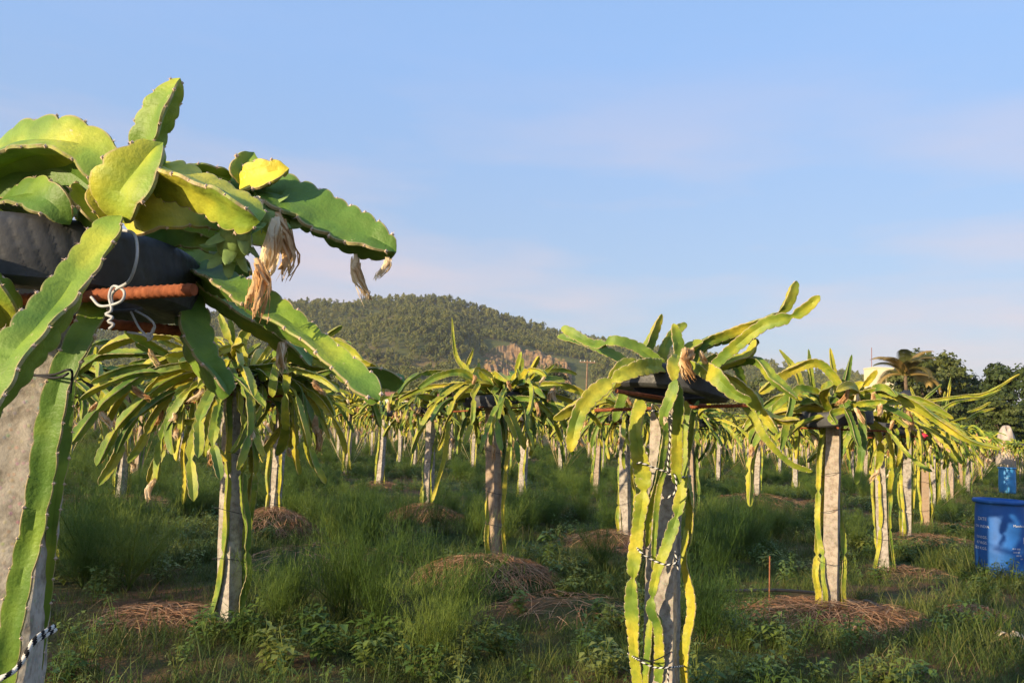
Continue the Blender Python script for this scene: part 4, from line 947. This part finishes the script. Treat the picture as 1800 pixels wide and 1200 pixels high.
# ------------------------------------------------------------------ the other plants of the field
placed = [A_XY, B_XY]
PG, TG = 'dragon fruit plants in the field', 'concrete trellis posts'
def unit_plant(x, y, seed, plabel, tlabel, counts=None, detail=True, nfl=10, lean=(0, 0), scale=1.0, dh=0.0, extra=None, pgroup=PG, tgroup=TG, lop=0, az_bias=0):
    placed.append((x, y)); z = float(ground_z(x, y)); r = rng(seed)
    if detail and math.hypot(x, y) > 10.5: scale *= .86
    trellis(x, y, seed, tlabel, tgroup, detail, lean=lean, dh=dh)
    if detail:
        o = thing('dragon_fruit_plant', (x, y, z), plabel, 'cactus', pgroup)
        make_crown(o, seed, counts or dict(up=10, pad=10, arch=22, long=7, droop=26, side=14, climb=4), CROWN_Z + dh, nfl, scale, az_bias, lop)
        if extra:
            for i, st in enumerate(extra):
                kw = dict(roll=.3, twist=.3, joints=(), tip=.08, period=.044); kw.update(st[2] if len(st) > 2 else {})
                g, ar, C = stem_geo(np.array([at(*p) for p in st[0]]) - np.array([x, y, z]), st[1], 1, seed=seed + i, hint=_f, **kw); link('stem', g.mesh('stem', STEM, True, .6), o)
    else:
        o = link('dragon_fruit_plant', FAR[seed % len(FAR)], None, (x, y, z), (0, 0, r.normal(0, .3)), scale * r.uniform(.92, 1.08)); tag(o, plabel, 'cactus', pgroup)
    return o
W3 = [.03, .034, .03]
unit_plant(2.81, 7.22, 501, 'cactus with upright shoots and a high arching stem, second in the row with drums', 'post with tyre second from the front in the row with drums', dict(up=3, pad=10, arch=9, long=0, droop=13, side=7, climb=4), nfl=6, extra=[
    ([(1455, 715, 7.1), (1380, 715, 6.9), (1335, 690, 6.8), (1390, 650, 6.8), (1435, 637, 6.8), (1465, 660, 6.8), (1478, 695, 6.8)][2:], [.045, .050, .050, .046], dict(tip=.12)),
    ([(1410, 690, 7.2), (1400, 655, 7.2), (1370, 615, 7.2)], [.032, .036, .024], dict(tip=.15)), ([(1428, 690, 7.3), (1424, 650, 7.3), (1421, 614, 7.3)], [.03, .034, .018], dict(tip=.15)),
    ([(1470, 690, 7.2), (1464, 650, 7.2), (1459, 612, 7.2)], [.03, .034, .018], dict(tip=.15)), ([(1482, 695, 7.2), (1488, 660, 7.2), (1497, 624, 7.2)], [.03, .034, .018], dict(tip=.15)),
    ([(1505, 695, 6.9), (1545, 687, 6.8), (1590, 700, 6.7), (1650, 738, 6.6), (1700, 772, 6.5), (1758, 789, 6.4)], [.040, .050, .048, .040, .030, .020], dict(tip=.15)),
    ([(1480, 705, 6.8), (1500, 712, 6.7), (1540, 714, 6.7)], [.04, .05, .04]), ([(1490, 720, 6.75), (1460, 728, 6.7), (1470, 745, 6.6)], [.03, .04, .03]),
    ([(1440, 690, 6.9), (1400, 685, 6.8), (1385, 730, 6.7), (1372, 790, 6.7)], [.036, .042, .036, .03]),
    ([(1500, 700, 6.9), (1515, 740, 6.7), (1514, 800, 6.65), (1505, 850, 6.65)], [.036, .042, .036, .03])])
unit_plant(4.50, 9.95, 542, 'cactus third along the row with drums, long stems to the right', 'post third from the front in the row with drums', dict(up=8, pad=10, arch=22, long=4, droop=26, side=14, climb=4))
q_ = unit_plant(6.00, 12.50, 543, 'cactus fourth along the row with drums, with a red fruit', 'post fourth from the front in the row with drums', dict(up=8, pad=10, arch=22, long=4, droop=26, side=14, climb=4))
link('ripe_fruit', RIPE, q_, at(1629, 764, 11.9) - np.array(q_.location), (.3, 1.2, 0), 1.1)
unit_plant(7.62, 15.15, 504, 'cactus fifth along the row with drums', 'post fifth from the front in the row with drums', extra=[
    ([(1625, 705, 14.5), (1690, 696, 14.3), (1735, 690, 14.2), (1792, 657, 14.0)], [.035, .04, .035, .02], dict(tip=.2)), ([(1640, 730, 14.6), (1680, 706, 14.4), (1730, 697, 14.2), (1760, 684, 14.1)], [.035, .04, .035, .02], dict(tip=.2)),
    ([(1660, 730, 15), (1666, 700, 15), (1671, 663, 15)], [.03, .035, .02], dict(tip=.2)), ([(1615, 710, 15), (1608, 700, 15), (1600, 680, 15)], [.03, .035, .02], dict(tip=.1)), ([(1618, 708, 14.8), (1635, 692, 14.8), (1655, 675, 14.8)], [.03, .035, .02], dict(tip=.1)),
    ([(1655, 725, 14.6), (1658, 705, 14.6), (1661, 688, 14.6)], [.03, .03, .02], dict(tip=.1)), ([(1700, 725, 15), (1725, 715, 15), (1742, 706, 15)], [.03, .034, .02]), ([(1695, 740, 15), (1720, 725, 15), (1750, 716, 15)], [.03, .034, .02])])
unit_plant(-0.08, 8.49, 505, 'cactus with one tall thin shoot on the post with a straw mound, centre', 'pale concrete post standing on a straw mound at the centre', dict(up=7, pad=10, arch=17, long=6, droop=22, side=11, climb=4), lean=(0, .01), dh=.07, extra=[
    ([(820, 690, 8.6), (818, 655, 8.5), (800, 620, 8.5), (794, 558, 8.5)], [.026, .03, .024, .014], dict(tip=.2)), ([(820, 660, 8.5), (822, 640, 8.5), (832, 612, 8.5)], [.02, .028, .016], dict(tip=.15)),
    ([(850, 680, 8.3), (810, 655, 8.2), (770, 662, 8.1), (735, 682, 8.0)], [.04, .05, .045, .03]), ([(840, 690, 8.3), (790, 690, 8.2), (745, 735, 8.1)], [.04, .046, .03]),
    ([(930, 690, 8.4), (945, 665, 8.4), (974, 640, 8.4)], [.03, .04, .02], dict(tip=.12)), ([(915, 690, 8.3), (915, 665, 8.3), (909, 648, 8.3)], [.03, .032, .02]),
    ([(780, 700, 8), (810, 685, 7.9), (850, 678, 7.9), (790, 740, 7.8), (783, 800, 7.8), (768, 855, 7.8)][3:] + [(760, 880, 7.8)], [.028, .03, .026])])
unit_plant(-1.90, 5.94, 506, 'dense dark cactus hanging low over the post in the left third', 'leaning pale post in the left third, nearest after the left edge post', dict(up=14, pad=22, arch=26, long=10, droop=40, side=18, climb=5), nfl=14, scale=1.02, lop=.08, az_bias=3.3, extra=[
    ([(430, 640, 5.9), (425, 600, 5.9), (440, 570, 5.9)], [.04, .05, .04]), ([(440, 650, 5.8), (470, 645, 5.7), (500, 640, 5.7)], [.04, .05, .04]), ([(400, 650, 5.6), (375, 660, 5.5), (370, 720, 5.5), (340, 740, 5.5), (300, 735, 5.5)], [.034, .04, .036, .03, .024]),
    ([(330, 760, 5.5), (322, 800, 5.5), (326, 850, 5.5), (322, 885, 5.5)], [.02, .022, .022, .02])])
unit_plant(1.62, 11.13, 507, 'cactus behind and left of the central tyre, second row', 'narrow post just left of the front tyre post, second row', nfl=12)
unit_plant(3.06, 13.72, 508, 'cactus showing just right of the central tyre, second row', 'post just right of the front tyre post, second row', nfl=12)
unit_plant(5.53, 18.38, 509, 'cactus on the post with a straw patch, between the two front right posts', 'post with a flared foot on a straw patch, between the two front right posts', nfl=14)
unit_plant(7.93, 22.84, 510, 'cactus left of the second front right post, further back', 'thin post just left of the second front right post', nfl=14)
unit_plant(-2.96, 10.74, 511, 'cactus behind the dense left third plant', 'pale post on a straw mound behind the left third post', dict(up=7, pad=10, arch=18, long=6, droop=26, side=9, climb=4), nfl=14)
unit_plant(-1.17, 12.89, 512, 'cactus left of the centre plant, on a post with straw at its foot', 'pale post left of the centre post, straw at its foot', nfl=12)
unit_plant(0.32, 15.94, 513, 'cactus directly behind the centre plant', 'brownish post right behind the centre post', nfl=12)
unit_plant(2.05, 18.90, 514, 'cactus behind the left drooping stems of the central tyre plant', 'wide brown post left of the front tyre post, far back', nfl=12)
unit_plant(-5.96, 12.99, 515, 'cactus with many thin shoots beside the left edge post', 'post with one sunlit edge, next to the left edge post', dict(up=9, pad=8, arch=20, long=9, droop=26, side=10, climb=3), nfl=16)
unit_plant(-4.35, 15.80, 516, 'cactus hidden behind the left third plants', 'post hidden behind the left third plants', nfl=14)
unit_plant(-2.84, 18.87, 517, 'cactus with thin stems under the tip of the long diagonal stem', 'post standing under the tip of the long diagonal stem', nfl=14)
ORD = ['front', 'second', 'third', 'fourth', 'fifth', 'sixth', 'seventh', 'eighth', 'ninth', 'tenth', 'eleventh', 'twelfth', 'thirteenth', 'fourteenth', 'fifteenth', 'sixteenth', 'seventeenth', 'eighteenth']
rows = [1.40, 4.55, 7.95, 11.95, 15.5] + [15.5 + 3.45 * k for k in range(1, 13)]
rr_ = rng(77); sd = 600; hid = {}
for ri, perp in enumerate(rows):
    for j in range(-6, 30):
        along = 1.0 + j * 3.13 + (ri % 3) * .35
        x, y = ROWDIR * along + ROWN * perp + rr_.normal(0, .12, 2)
        dist = math.hypot(x, y)
        if dist > 62 or (dist < 2.6 and y > -1): continue
        if any(math.hypot(x - a, y - b) < 2.15 for a, b in placed): continue
        vis = y > 2 and abs(x / y) < .70 and dist > 3
        near_off = (not vis) and 6.5 < dist < 13 and (y < .9 * 8) and x < 2.0
        if not vis and not near_off: continue
        if vis and (x / y) > .62 and dist < 30: continue
        sd += 1; far = dist > 21
        rn = ORD[ri]
        if near_off:
            unit_plant(x, y, sd, 'cactus of the field outside the photo, left of the camera', 'post of the field outside the photo, left of the camera', None, False, pgroup='plants outside the left of the photo', tgroup='posts outside the left of the photo')
        elif far:
            unit_plant(x, y, sd, f'small distant cactus at the far end of the {rn} row from the drums' if ri else 'small distant cactus at the far end of the row with drums', f'thin distant post at the far end of the {rn} row from the drums' if ri else 'thin distant post at the far end of the row with drums', None, False, pgroup=f'distant plants, {rn} row', tgroup=f'distant posts, {rn} row', scale=1.0)
        else:
            hid[ri] = hid.get(ri, -1) + 1; wh = ('nearest', 'second nearest', 'third nearest', 'fourth nearest', 'fifth nearest', 'sixth nearest', 'seventh nearest')[min(hid[ri], 6)]
            unit_plant(x, y, sd, f'{wh} half hidden cactus of the {rn} row from the drums', f'{wh} half hidden post of the {rn} row from the drums', None, dist < 16, pgroup=f'half hidden plants, {rn} row', tgroup=f'half hidden posts, {rn} row')
# separate block beyond the grass track, at the right edge
for k_ in range(2):
    for j in range(6):
        p = at(1792 + k_ * 42, 800, 38 + j * 3.1); x, y = p[0] + j * .1, p[1]
        sd += 1; unit_plant(x, y, sd, 'small yellowish cactus in the separate block at the right edge', 'short distant post in the separate block at the right edge', None, False, pgroup='plants of the separate right block', tgroup='posts of the separate right block', scale=.92)

# ------------------------------------------------------------------ blue drums on the grass track
def drum(px, py_top, d, label, m_, prints=(), rz=0.0, scl=1.0, lid=True):
    p = at(px, py_top, d); H = .86 * scl; o = thing('plastic_drum', (p[0], p[1], p[2] - H), label, 'drum', 'blue drums beside the row')
    R = .252 * scl
    prof = [(0, .0), (R * .90, 0), (R * .97, .03), (R * 1.0, .09), (R * 1.015, H * .30), (R * 1.03, H * .33), (R * 1.015, H * .36), (R * 1.0, H * .62), (R * .99, H * .80), (R * .975, H * .90), (R * .95, H * .955), (R * .95, H * .965), (0, H * .965)]
    g = G(); lathe(g, prof, 56); link('drum_body', g.mesh('drum_body', m_), o)
    if lid:
        g = G(); lathe(g, [(R * .90, H * .952), (R * 1.05, H * .945), (R * 1.095, H * .962), (R * 1.095, H * .985), (R * 1.05, H * 1.0), (R * .98, H * 1.0), (R * .95, H * .972), (R * .9, H * .972)], 56, close=True); link('rim', g.mesh('rim', m_), o)
    face = math.atan2(-p[1], -p[0])            # direction from the drum to the camera
    for txt, ang, z, size, al in prints:
        cu = bpy.data.curves.new('print', 'FONT'); cu.body = txt; cu.size = size; cu.align_x = al; cu.resolution_u = 2
        tmp = bpy.data.objects.new('print_tmp', cu); COL.objects.link(tmp); dgp = bpy.context.evaluated_depsgraph_get(); me = bpy.data.meshes.new_from_object(tmp.evaluated_get(dgp)); bpy.data.objects.remove(tmp)
        for v in me.vertices:
            a = face + ang + v.co.x / R; rr2 = np.interp(z + v.co.y, [0.09, H * .62, H * .8, H * .9], [R, R, R * .99, R * .975]) + .005 + (.008 if abs(z + v.co.y - H * .33) < .05 else 0)
            v.co = (rr2 * math.cos(a), rr2 * math.sin(a), z + v.co.y)
        me.materials.clear(); me.materials.append(PRINT); link('printed_text', me, o)
    return o
d1 = 1450 / 155.0
drum(1757, 877, d1, 'nearest blue plastic drum with white print, at the right edge', DRUM, [
    ('ZATE', -.52, .625, .050, 'RIGHT'), ('ON: INDIA', -.42, .545, .040, 'RIGHT'), ('7.0 KGS.', -.50, .425, .042, 'RIGHT'), ('4.7 KGS.', -.50, .365, .042, 'RIGHT'), ('28.0 KGS.', -.50, .305, .042, 'RIGHT'),
    ('Manufactured', .52, .580, .036, 'LEFT'), ('IO', 1.0, .40, .10, 'LEFT'), ('III II IIIIIII', .46, .335, .026, 'LEFT'), ('IIIIIII IIIII', .48, .300, .022, 'LEFT'), ('IIIIII IIII', .60, .265, .022, 'LEFT'), ('IIIIIII', .80, .230, .022, 'LEFT')])
drum(1770, 821, 1450 / 53.0, 'second blue drum, paler, further along the grass track', DRUML, [('-.-', .0, .50, .10, 'CENTER'), ('---', -.1, .42, .09, 'CENTER')])
drum(1727, 803, 1450 / 27.0, 'farthest small blue drum near the end of the row', DRUM)

# ------------------------------------------------------------------ straw mulch at post feet
def straw_mound(x, y, rad, h, label, seed, n=900, stretch=1.0, mound=True):
    r = rng(seed); z = float(ground_z(x, y)); o = thing('straw_mulch', (x, y, z), label, 'straw', 'straw mulch at post feet')
    k_, nn = 9, 22; a = np.linspace(0, 2 * pi, nn, endpoint=False); t = np.linspace(0, 1, k_); A, T_ = np.meshgrid(a, t)
    def hz_(rad_): return h * np.clip(1 - (rad_) ** 2, 0, 1) - .03
    R_ = (1 - T_) * rad * (1 + .12 * np.sin(A * 3 + seed) + .06 * np.sin(A * 7)); Z_ = hz_(1 - T_) - .012 + .012 * np.sin(A * 5 + T_ * 9)
    g = G().add(np.stack([R_ * np.cos(A) * stretch, R_ * np.sin(A), Z_], -1).reshape(-1, 3), grid_faces(k_, nn, True)); link('soil_mound', g.mesh('soil_mound', GROUND), o)
    q = np.sqrt(r.random(n)) * 1.02; a = r.random(n) * 6.28; C = np.stack([q * rad * np.cos(a) * stretch, q * rad * np.sin(a), hz_(q * .97) + r.uniform(.0, .045, n)], -1)
    da = a + r.normal(0, .75, n); slope = -2 * h * q / rad * .8; Ls = r.uniform(.08, .34, n); w = r.uniform(.0018, .0038, n)
    dv = np.stack([np.cos(da), np.sin(da), slope * np.cos(da - a) + r.normal(0, .10, n)], -1); sd_ = np.stack([-np.sin(da), np.cos(da), r.normal(0, .3, n)], -1)
    P0, P1, P2 = C - dv * Ls[:, None] * .5, C + np.array([0, 0, 1]) * (Ls * .07)[:, None], C + dv * Ls[:, None] * .5
    V = np.stack([P0 - sd_ * w[:, None], P0 + sd_ * w[:, None], P1 - sd_ * w[:, None], P1 + sd_ * w[:, None], P2 - sd_ * w[:, None] * .4, P2 + sd_ * w[:, None] * .4], 1).reshape(-1, 3)
    F = (np.arange(n)[:, None, None] * 6 + np.array([[0, 1, 3, 2], [2, 3, 5, 4]])[None]).reshape(-1, 4)
    g = G().add(V, F, 0, np.repeat(np.clip(r.normal(.5, .26, n), 0, 1), 6)); tag(link('straw', g.mesh('straw', STRAW), o), kind='stuff')
    mounds.append((x, y, rad))
mounds = []
straw_mound(-.12, 8.0, .66, .22, 'big straw mound at the foot of the centre post', 1, 1500, 1.1)
straw_mound(2.78, 6.95, .74, .11, 'wide straw mulch at the foot of the second post in the drum row', 2, 1700, 1.2)
straw_mound(-2.85, 10.35, .62, .34, 'tall straw mound behind the left third post', 3, 1300)
straw_mound(-2.35, 5.95, .50, .05, 'thin straw left of the left third post', 4, 800)
straw_mound(-1.17, 12.55, .62, .22, 'straw mound at the post left of the centre', 5, 800)
straw_mound(5.40, 17.9, .95, .24, 'straw patch at the flared post between the front right posts', 6, 800, 1.2)
straw_mound(1.50, 10.7, .80, .17, 'straw patch behind the front tyre post, left side', 7, 700)
straw_mound(6.10, 12.1, .85, .18, 'straw at the fourth post in the drum row', 8, 800, 1.2)
straw_mound(4.75, 9.75, .45, .05, 'little straw at the third post in the drum row', 9, 300)
straw_mound(7.90, 15.0, .8, .10, 'straw at the fifth post in the drum row', 10, 500, 1.2)
straw_mound(-5.9, 12.7, .9, .13, 'straw around the post beside the left edge post', 11, 800, 1.4)
straw_mound(-2.8, 18.6, .6, .12, 'straw at the post under the diagonal stem tip', 12, 400)
straw_mound(.55, 6.9, .60, .10, 'dry brown patch between the centre post and the front tyre post', 13, 260)
straw_mound(3.95, 7.05, .26, .06, 'small dry tuft right of the second drum row post', 14, 200)
straw_mound(-1.75, 8.3, .85, .20, 'reddish bare patch right of the left third post', 15, 300)

# ------------------------------------------------------------------ small things on the ground
p0, p1 = at(1285, 1073, 7.25), at(1450, 1070, 7.3)
g = G(); tube(g, [(p0[0] - .1, p0[1], .09), ((p0[0] + p1[0]) / 2, p0[1] + .03, .115), (p1[0], p1[1], .10)], .014, 8, 20)
tag(link('drip_pipe', g.mesh('drip_pipe', PIPE)), 'black drip pipe running left from the second drum row post', 'pipe')
p0, p1 = at(1518, 1098, 6.9), at(1552, 1108, 6.8)
g = G(); tube(g, [(p0[0], p0[1], .13), ((p0[0] + p1[0]) / 2, p0[1], .12), (p1[0], p1[1], .08)], .012, 8, 10)
tag(link('drip_pipe', g.mesh('drip_pipe', PIPE)), 'short black pipe end lying on the wide straw mulch', 'pipe')
p0 = at(1352, 1075, 7.2); g = G(); tube(g, [(p0[0], p0[1], -.05), (p0[0], p0[1], .42)], .006, 6, 3)
tag(link('wooden_stake', g.mesh('wooden_stake', STAKE)), 'thin reddish stake standing above the drip pipe', 'stake')
def dead_leaf():
    p = at(1776, 1130, 6.0); g = G(); r = rng(8)
    for i in range(4):
        a = i * 1.5 + r.random(); u = np.linspace(0, 1, 6); c = np.stack([.10 * u * math.cos(a), .10 * u * math.sin(a), .02 + .06 * np.sin(u * 2.6)], -1); sdv = np.array([-math.sin(a), math.cos(a), .25])
        w = .030 * np.sin(np.pi * (u * .9 + .05))[:, None]; g.add(np.stack([c - sdv * w, c + np.array([0, 0, .006]), c + sdv * w], 1).reshape(-1, 3), grid_faces(6, 3))
    tag(link('dead_leaf', g.mesh('dead_leaf', DRY), None, (p[0], p[1], .04)), 'curled pale dead leaf on the grass, lower right corner', 'leaf')
dead_leaf()

# ------------------------------------------------------------------ grass and weeds
def blades(base, az, tilt, Lb, w, droop, seg=3, tw=0.0):
    n = len(base); P = [base]; p = base.copy()
    for i in range(seg):
        e = np.pi / 2 - tilt - droop * (i + .3) / seg
        p = p + np.stack([np.cos(e) * np.cos(az), np.cos(e) * np.sin(az), np.sin(e)], -1) * (Lb / seg)[:, None]; P.append(p)
    P = np.stack(P, 1); t = np.linspace(0, 1, seg + 1); ww = (w[:, None] * np.array([.8, 1, .75, .12] if seg == 3 else np.maximum(1 - t ** 1.5, .1)))[..., None] * .5
    sd = np.stack([-np.sin(az + tw), np.cos(az + tw), np.zeros(n)], -1)[:, None]
    V = np.stack([P - sd * ww, P + sd * ww], 2).reshape(-1, 3); k = (seg + 1) * 2
    F = (np.arange(n)[:, None, None] * k + np.array([[2 * i, 2 * i + 1, 2 * i + 3, 2 * i + 2] for i in range(seg)])[None]).reshape(-1, 4)
    return V, F, np.tile(np.repeat(t, 2), n)
def tuft(seed, n, h, w, spread, tilt):
    r = rng(seed); b = np.stack([r.normal(0, spread, n), r.normal(0, spread, n), np.full(n, -.01)], -1)
    V, F, a = blades(b, r.random(n) * 6.28, np.abs(r.normal(0, tilt, n)), h * r.uniform(.45, 1.1, n), w * r.uniform(.6, 1.2, n), np.abs(r.normal(.9, .5, n)), 3, r.normal(0, .5, n))
    return G().add(V, F, 0, a)
def feather(seed, H=.55):
    """bushy weed with thread-like leaves"""
    r = rng(seed); g = G()
    for i in range(11):
        az = r.random() * 6.28; til = r.uniform(.05, .95); h = H * r.uniform(.55, 1.05); n = 12
        u = np.linspace(0, 1, n); C = np.stack([np.cos(az) * np.sin(til) * h * u ** 1.25, np.sin(az) * np.sin(til) * h * u ** 1.25, h * np.cos(til * .8) * u], -1)
        tube(g, C, [.004, .0015], 3, n, caps=False)
        m_ = 70; q = r.uniform(.18, 1, m_); bp = np.stack([np.interp(q, u, C[:, k]) for k in range(3)], -1)
        Lb = .17 * (1.15 - .6 * q) * r.uniform(.6, 1.2, m_); V, F, a = blades(bp, r.random(m_) * 6.28, r.uniform(.6, 1.45, m_), Lb, np.full(m_, .0022), r.uniform(-.3, .6, m_), 2); g.add(V, F, 0, .5)
        # filaments from the branchlets
        P = V.reshape(m_, 6, 3); mid = (P[:, 2] + P[:, 3]) / 2; tip_ = (P[:, 4] + P[:, 5]) / 2; st = (P[:, 0] + P[:, 1]) / 2
        for f_ in (.35, .6, .85, 1.0):
            b2 = st + (tip_ - st) * f_; V2, F2, a2 = blades(b2, r.random(m_) * 6.28, r.uniform(.1, 1.6, m_), r.uniform(.03, .075, m_), np.full(m_, .0020), r.uniform(-.4, .4, m_), 2); g.add(V2, F2, 0, .6)
    return g
def herb(seed, H=.25, n=26, leaf=.055):
    """small broad-leaved weed"""
    r = rng(seed); g = G()
    for i in range(5):
        az = r.random() * 6.28; til = r.uniform(.05, .6); h = H * r.uniform(.6, 1.1); C = np.array([[0, 0, -.01], [math.cos(az) * math.sin(til) * h * .4, math.sin(az) * math.sin(til) * h * .4, h * .5], [math.cos(az) * math.sin(til) * h, math.sin(az) * math.sin(til) * h, h * math.cos(til)]])
        tube(g, C, [.003, .0015], 3, 6, caps=False)
        for j in range(n // 5 + 3):
            u = r.uniform(.25, 1); p = C[0] + (C[2] - C[0]) * u; a = j * 2.399 + i; e = np.array([math.cos(a), math.sin(a), r.uniform(-.15, .5)]); sd_ = np.array([-math.sin(a), math.cos(a), 0]); Lf = leaf * r.uniform(.6, 1.3)
            b = p + e * .012; m1 = b + e * Lf * .45 + np.array([0, 0, -.004]); m2 = b + e * Lf + np.array([0, 0, -.35 * Lf]); w = sd_ * Lf * .30; up = np.array([0, 0, Lf * .10])
            g.add([b, m1 - w + up, m1, m1 + w + up, m2], [[0, 2, 1], [0, 3, 2], [1, 2, 4], [2, 3, 4]])
    return g
r = rng(42)
def wedge(n, y0, y1, pw=1.0, side=.68):
    y = y0 + (y1 - y0) * r.random(n) ** pw; x = y * r.uniform(-side, side, n); return x, y
def field_mask(x, y): 
    """0..1 cover: thin on straw and on bare patches"""
    c = np.ones(len(x))
    for mx, my, mr in mounds: c = np.minimum(c, np.clip((np.hypot(x - mx, y - my) / mr - .82) * 4, 0.015, 1))
    return c * np.clip((vnoise(x * .9, y * .9, 4) * .6 + vnoise(x * 2.6, y * 2.6, 9) * .5 - .30) * 3.2, .10, 1)
def clear(x, y):             # bushes keep off the mulch and do not hide it
    c = np.ones(len(x), bool)
    for mx, my, mr in mounds: c &= (np.hypot(x - mx, y - my) > mr * 1.25) & ~((np.abs(x - mx * y / my) < mr * .9) & (y < my) & (y > my - 1.5))
    return c
def track(x, y):             # 1 on the grass track right of the drum row, 0 inside the field
    perp = x * ROWN[0] + y * ROWN[1]; return np.clip((1.0 - perp) / .8, 0, 1)
gp = [proto('grass_tuft', tuft(i, 17, h, w, .05, t), GRASS) for i, (h, w, t) in enumerate([(.17, .0058, .5), (.24, .0062, .6), (.13, .0055, .75), (.30, .006, .5), (.10, .0065, .85)])]
x1, y1 = wedge(42000, 3.6, 15, .62); x2, y2 = wedge(38000, 14, 62, .8)
x = np.concatenate([x1, x2]); y = np.concatenate([y1, y2]); sc = np.concatenate([np.ones(len(x1)), np.interp(y2, [14, 60], [1.2, 2.6])])
kp = r.random(len(x)) < field_mask(x, y); x, y, sc = x[kp], y[kp], sc[kp]; n = len(x)
hgt = .38 + .75 * vnoise(x * .7 + 5, y * .7, 14) + .25 * vnoise(x * 2.1, y * 2.1, 15); hgt = hgt * (.72 + .28 * track(x, y))
scatter('grass', np.stack([x, y, ground_z(x, y)], -1), np.stack([r.normal(0, .12, n), r.normal(0, .12, n), r.random(n) * 6.28], -1), sc * r.uniform(.45, 1.35, n) * hgt, gp, r.integers(0, 5, n), 'short green grass covering the ground between the posts', 'grass')
dp = [proto('dry_tuft', tuft(20 + i, 12, h, .003, .05, .7), DRYG) for i, h in enumerate((.16, .24))]
x, y = wedge(5200, 3.8, 40, .6); kp = r.random(len(x)) < np.clip((vnoise(x * .8, y * .8, 31) - .35) * 2.5, .04, 1); x, y = x[kp], y[kp]; n = len(x)
scatter('dry_grass', np.stack([x, y, ground_z(x, y)], -1), np.stack([r.normal(0, .2, n), r.normal(0, .2, n), r.random(n) * 6.28], -1), r.uniform(.7, 1.3, n), dp, r.integers(0, 2, n), 'dry yellow grass blades among the green grass', 'grass')
fp = [proto('feather_tuft', feather(i, H), FEATH) for i, H in enumerate((.55, .62, .48))]
x, y = wedge(7000, 5.6, 60, .72); cl = vnoise(x * .45 + 3, y * .45, 51) * .7 + vnoise(x * 1.3, y * 1.3, 52) * .4
kp = (r.random(len(x)) < np.clip((cl - .45) * 6.0, .015, 1) * (1 - track(x, y))) & (field_mask(x, y) > .2) & clear(x, y); x, y, cl = x[kp], y[kp], cl[kp]; n = len(x)
scatter('feathery_weeds', np.stack([x, y, ground_z(x, y)], -1), np.stack([r.normal(0, .1, n), r.normal(0, .1, n), r.random(n) * 6.28], -1), r.uniform(.8, 1.6, n) * np.interp(y, [8, 14], [1.0, .62]), fp, r.integers(0, 3, n), 'soft feathery green weeds filling the rows between the posts', 'weeds')
wp = [proto('leafy_tuft', herb(i, .22, 28, lf), HERB) for i, lf in enumerate((.05, .035, .065))]
x, y = wedge(17000, 3.9, 30, .6); kp = r.random(len(x)) < np.clip((vnoise(x * .6, y * .6, 61) - .36) * 3, .10, 1) * field_mask(x, y); x, y = x[kp], y[kp]; n = len(x)
scatter('leafy_weeds', np.stack([x, y, ground_z(x, y)], -1), np.stack([r.normal(0, .1, n), r.normal(0, .1, n), r.random(n) * 6.28], -1), r.uniform(.6, 1.2, n), wp, r.integers(0, 3, n), 'low broad leaved weeds mixed into the grass', 'weeds')
# clumps one can pick out in the foreground
def weed(px, py, kind, scl, label, seed):
    d_ = at(px, py, 1.0) - EYE; t = -CAMH / d_[2]; p = EYE + d_ * t
    if kind == 'feathery_weed': me = feather(seed, .55).mesh('feathery_weed', FEATH)
    else: me = herb(seed, .30, 46, .085).mesh('leafy_weed', HERB)
    o = link(kind, me, None, (p[0], p[1], float(ground_z(p[0], p[1]))), (0, 0, seed), scl); tag(o, label, 'weed', 'weed clumps in the foreground')
weed(760, 1165, 'feathery_weed', 1.15, 'feathery green clump at the bottom, left of centre', 1); weed(520, 1080, 'feathery_weed', 1.0, 'feathery clump right of the left third post foot', 2)
weed(660, 965, 'feathery_weed', 1.25, 'tall feathery clump between the left third and centre posts', 3); weed(1280, 985, 'feathery_weed', 1.35, 'bright feathery clump between the two front right posts', 4)
weed(1060, 1010, 'feathery_weed', 1.1, 'feathery clump just left of the front tyre post', 5); weed(225, 1040, 'feathery_weed', 1.4, 'large dark feathery clump beside the left edge post', 6)
weed(170, 960, 'feathery_weed', 1.3, 'feathery clump behind the large dark one at left', 7); weed(985, 905, 'feathery_weed', 1.3, 'feathery clump right behind the centre post', 8)
weed(965, 985, 'leafy_weed', 1.15, 'broad leaved plant right of the centre straw mound', 9); weed(915, 1075, 'leafy_weed', .75, 'small broad leaved plant below the centre straw mound', 10)
weed(1045, 1085, 'leafy_weed', .7, 'low leafy plant left of the front tyre post foot', 11); weed(688, 965, 'leafy_weed', .9, 'round leaved plant among the feathery weeds left of centre', 12)
weed(560, 1165, 'leafy_weed', .95, 'yellowish leafy clump at the bottom left', 13); weed(470, 1175, 'leafy_weed', .85, 'leafy clump at the bottom, under the left third post', 14); weed(640, 1180, 'leafy_weed', .8, 'leafy clump at the bottom, left of the feathery one', 15)

# ------------------------------------------------------------------ evening haze over the valley
me = box(G(), (0, 400, 99), (3400, 2600, 206)).mesh('haze', [], False)
hm = bpy.data.materials.new('haze_air'); hm.use_nodes = True; t_ = hm.node_tree; t_.nodes.clear()
ho = t_.nodes.new('ShaderNodeOutputMaterial'); pv = t_.nodes.new('ShaderNodeVolumePrincipled')
pv.inputs['Color'].default_value = (.86, .90, 1.0, 1); pv.inputs['Density'].default_value = .00012; pv.inputs['Anisotropy'].default_value = 0.0
t_.links.new(pv.outputs[0], ho.inputs['Volume']); me.materials.append(hm)
tag(link('haze', me), 'thin evening haze over the whole valley', 'haze', kind='stuff')
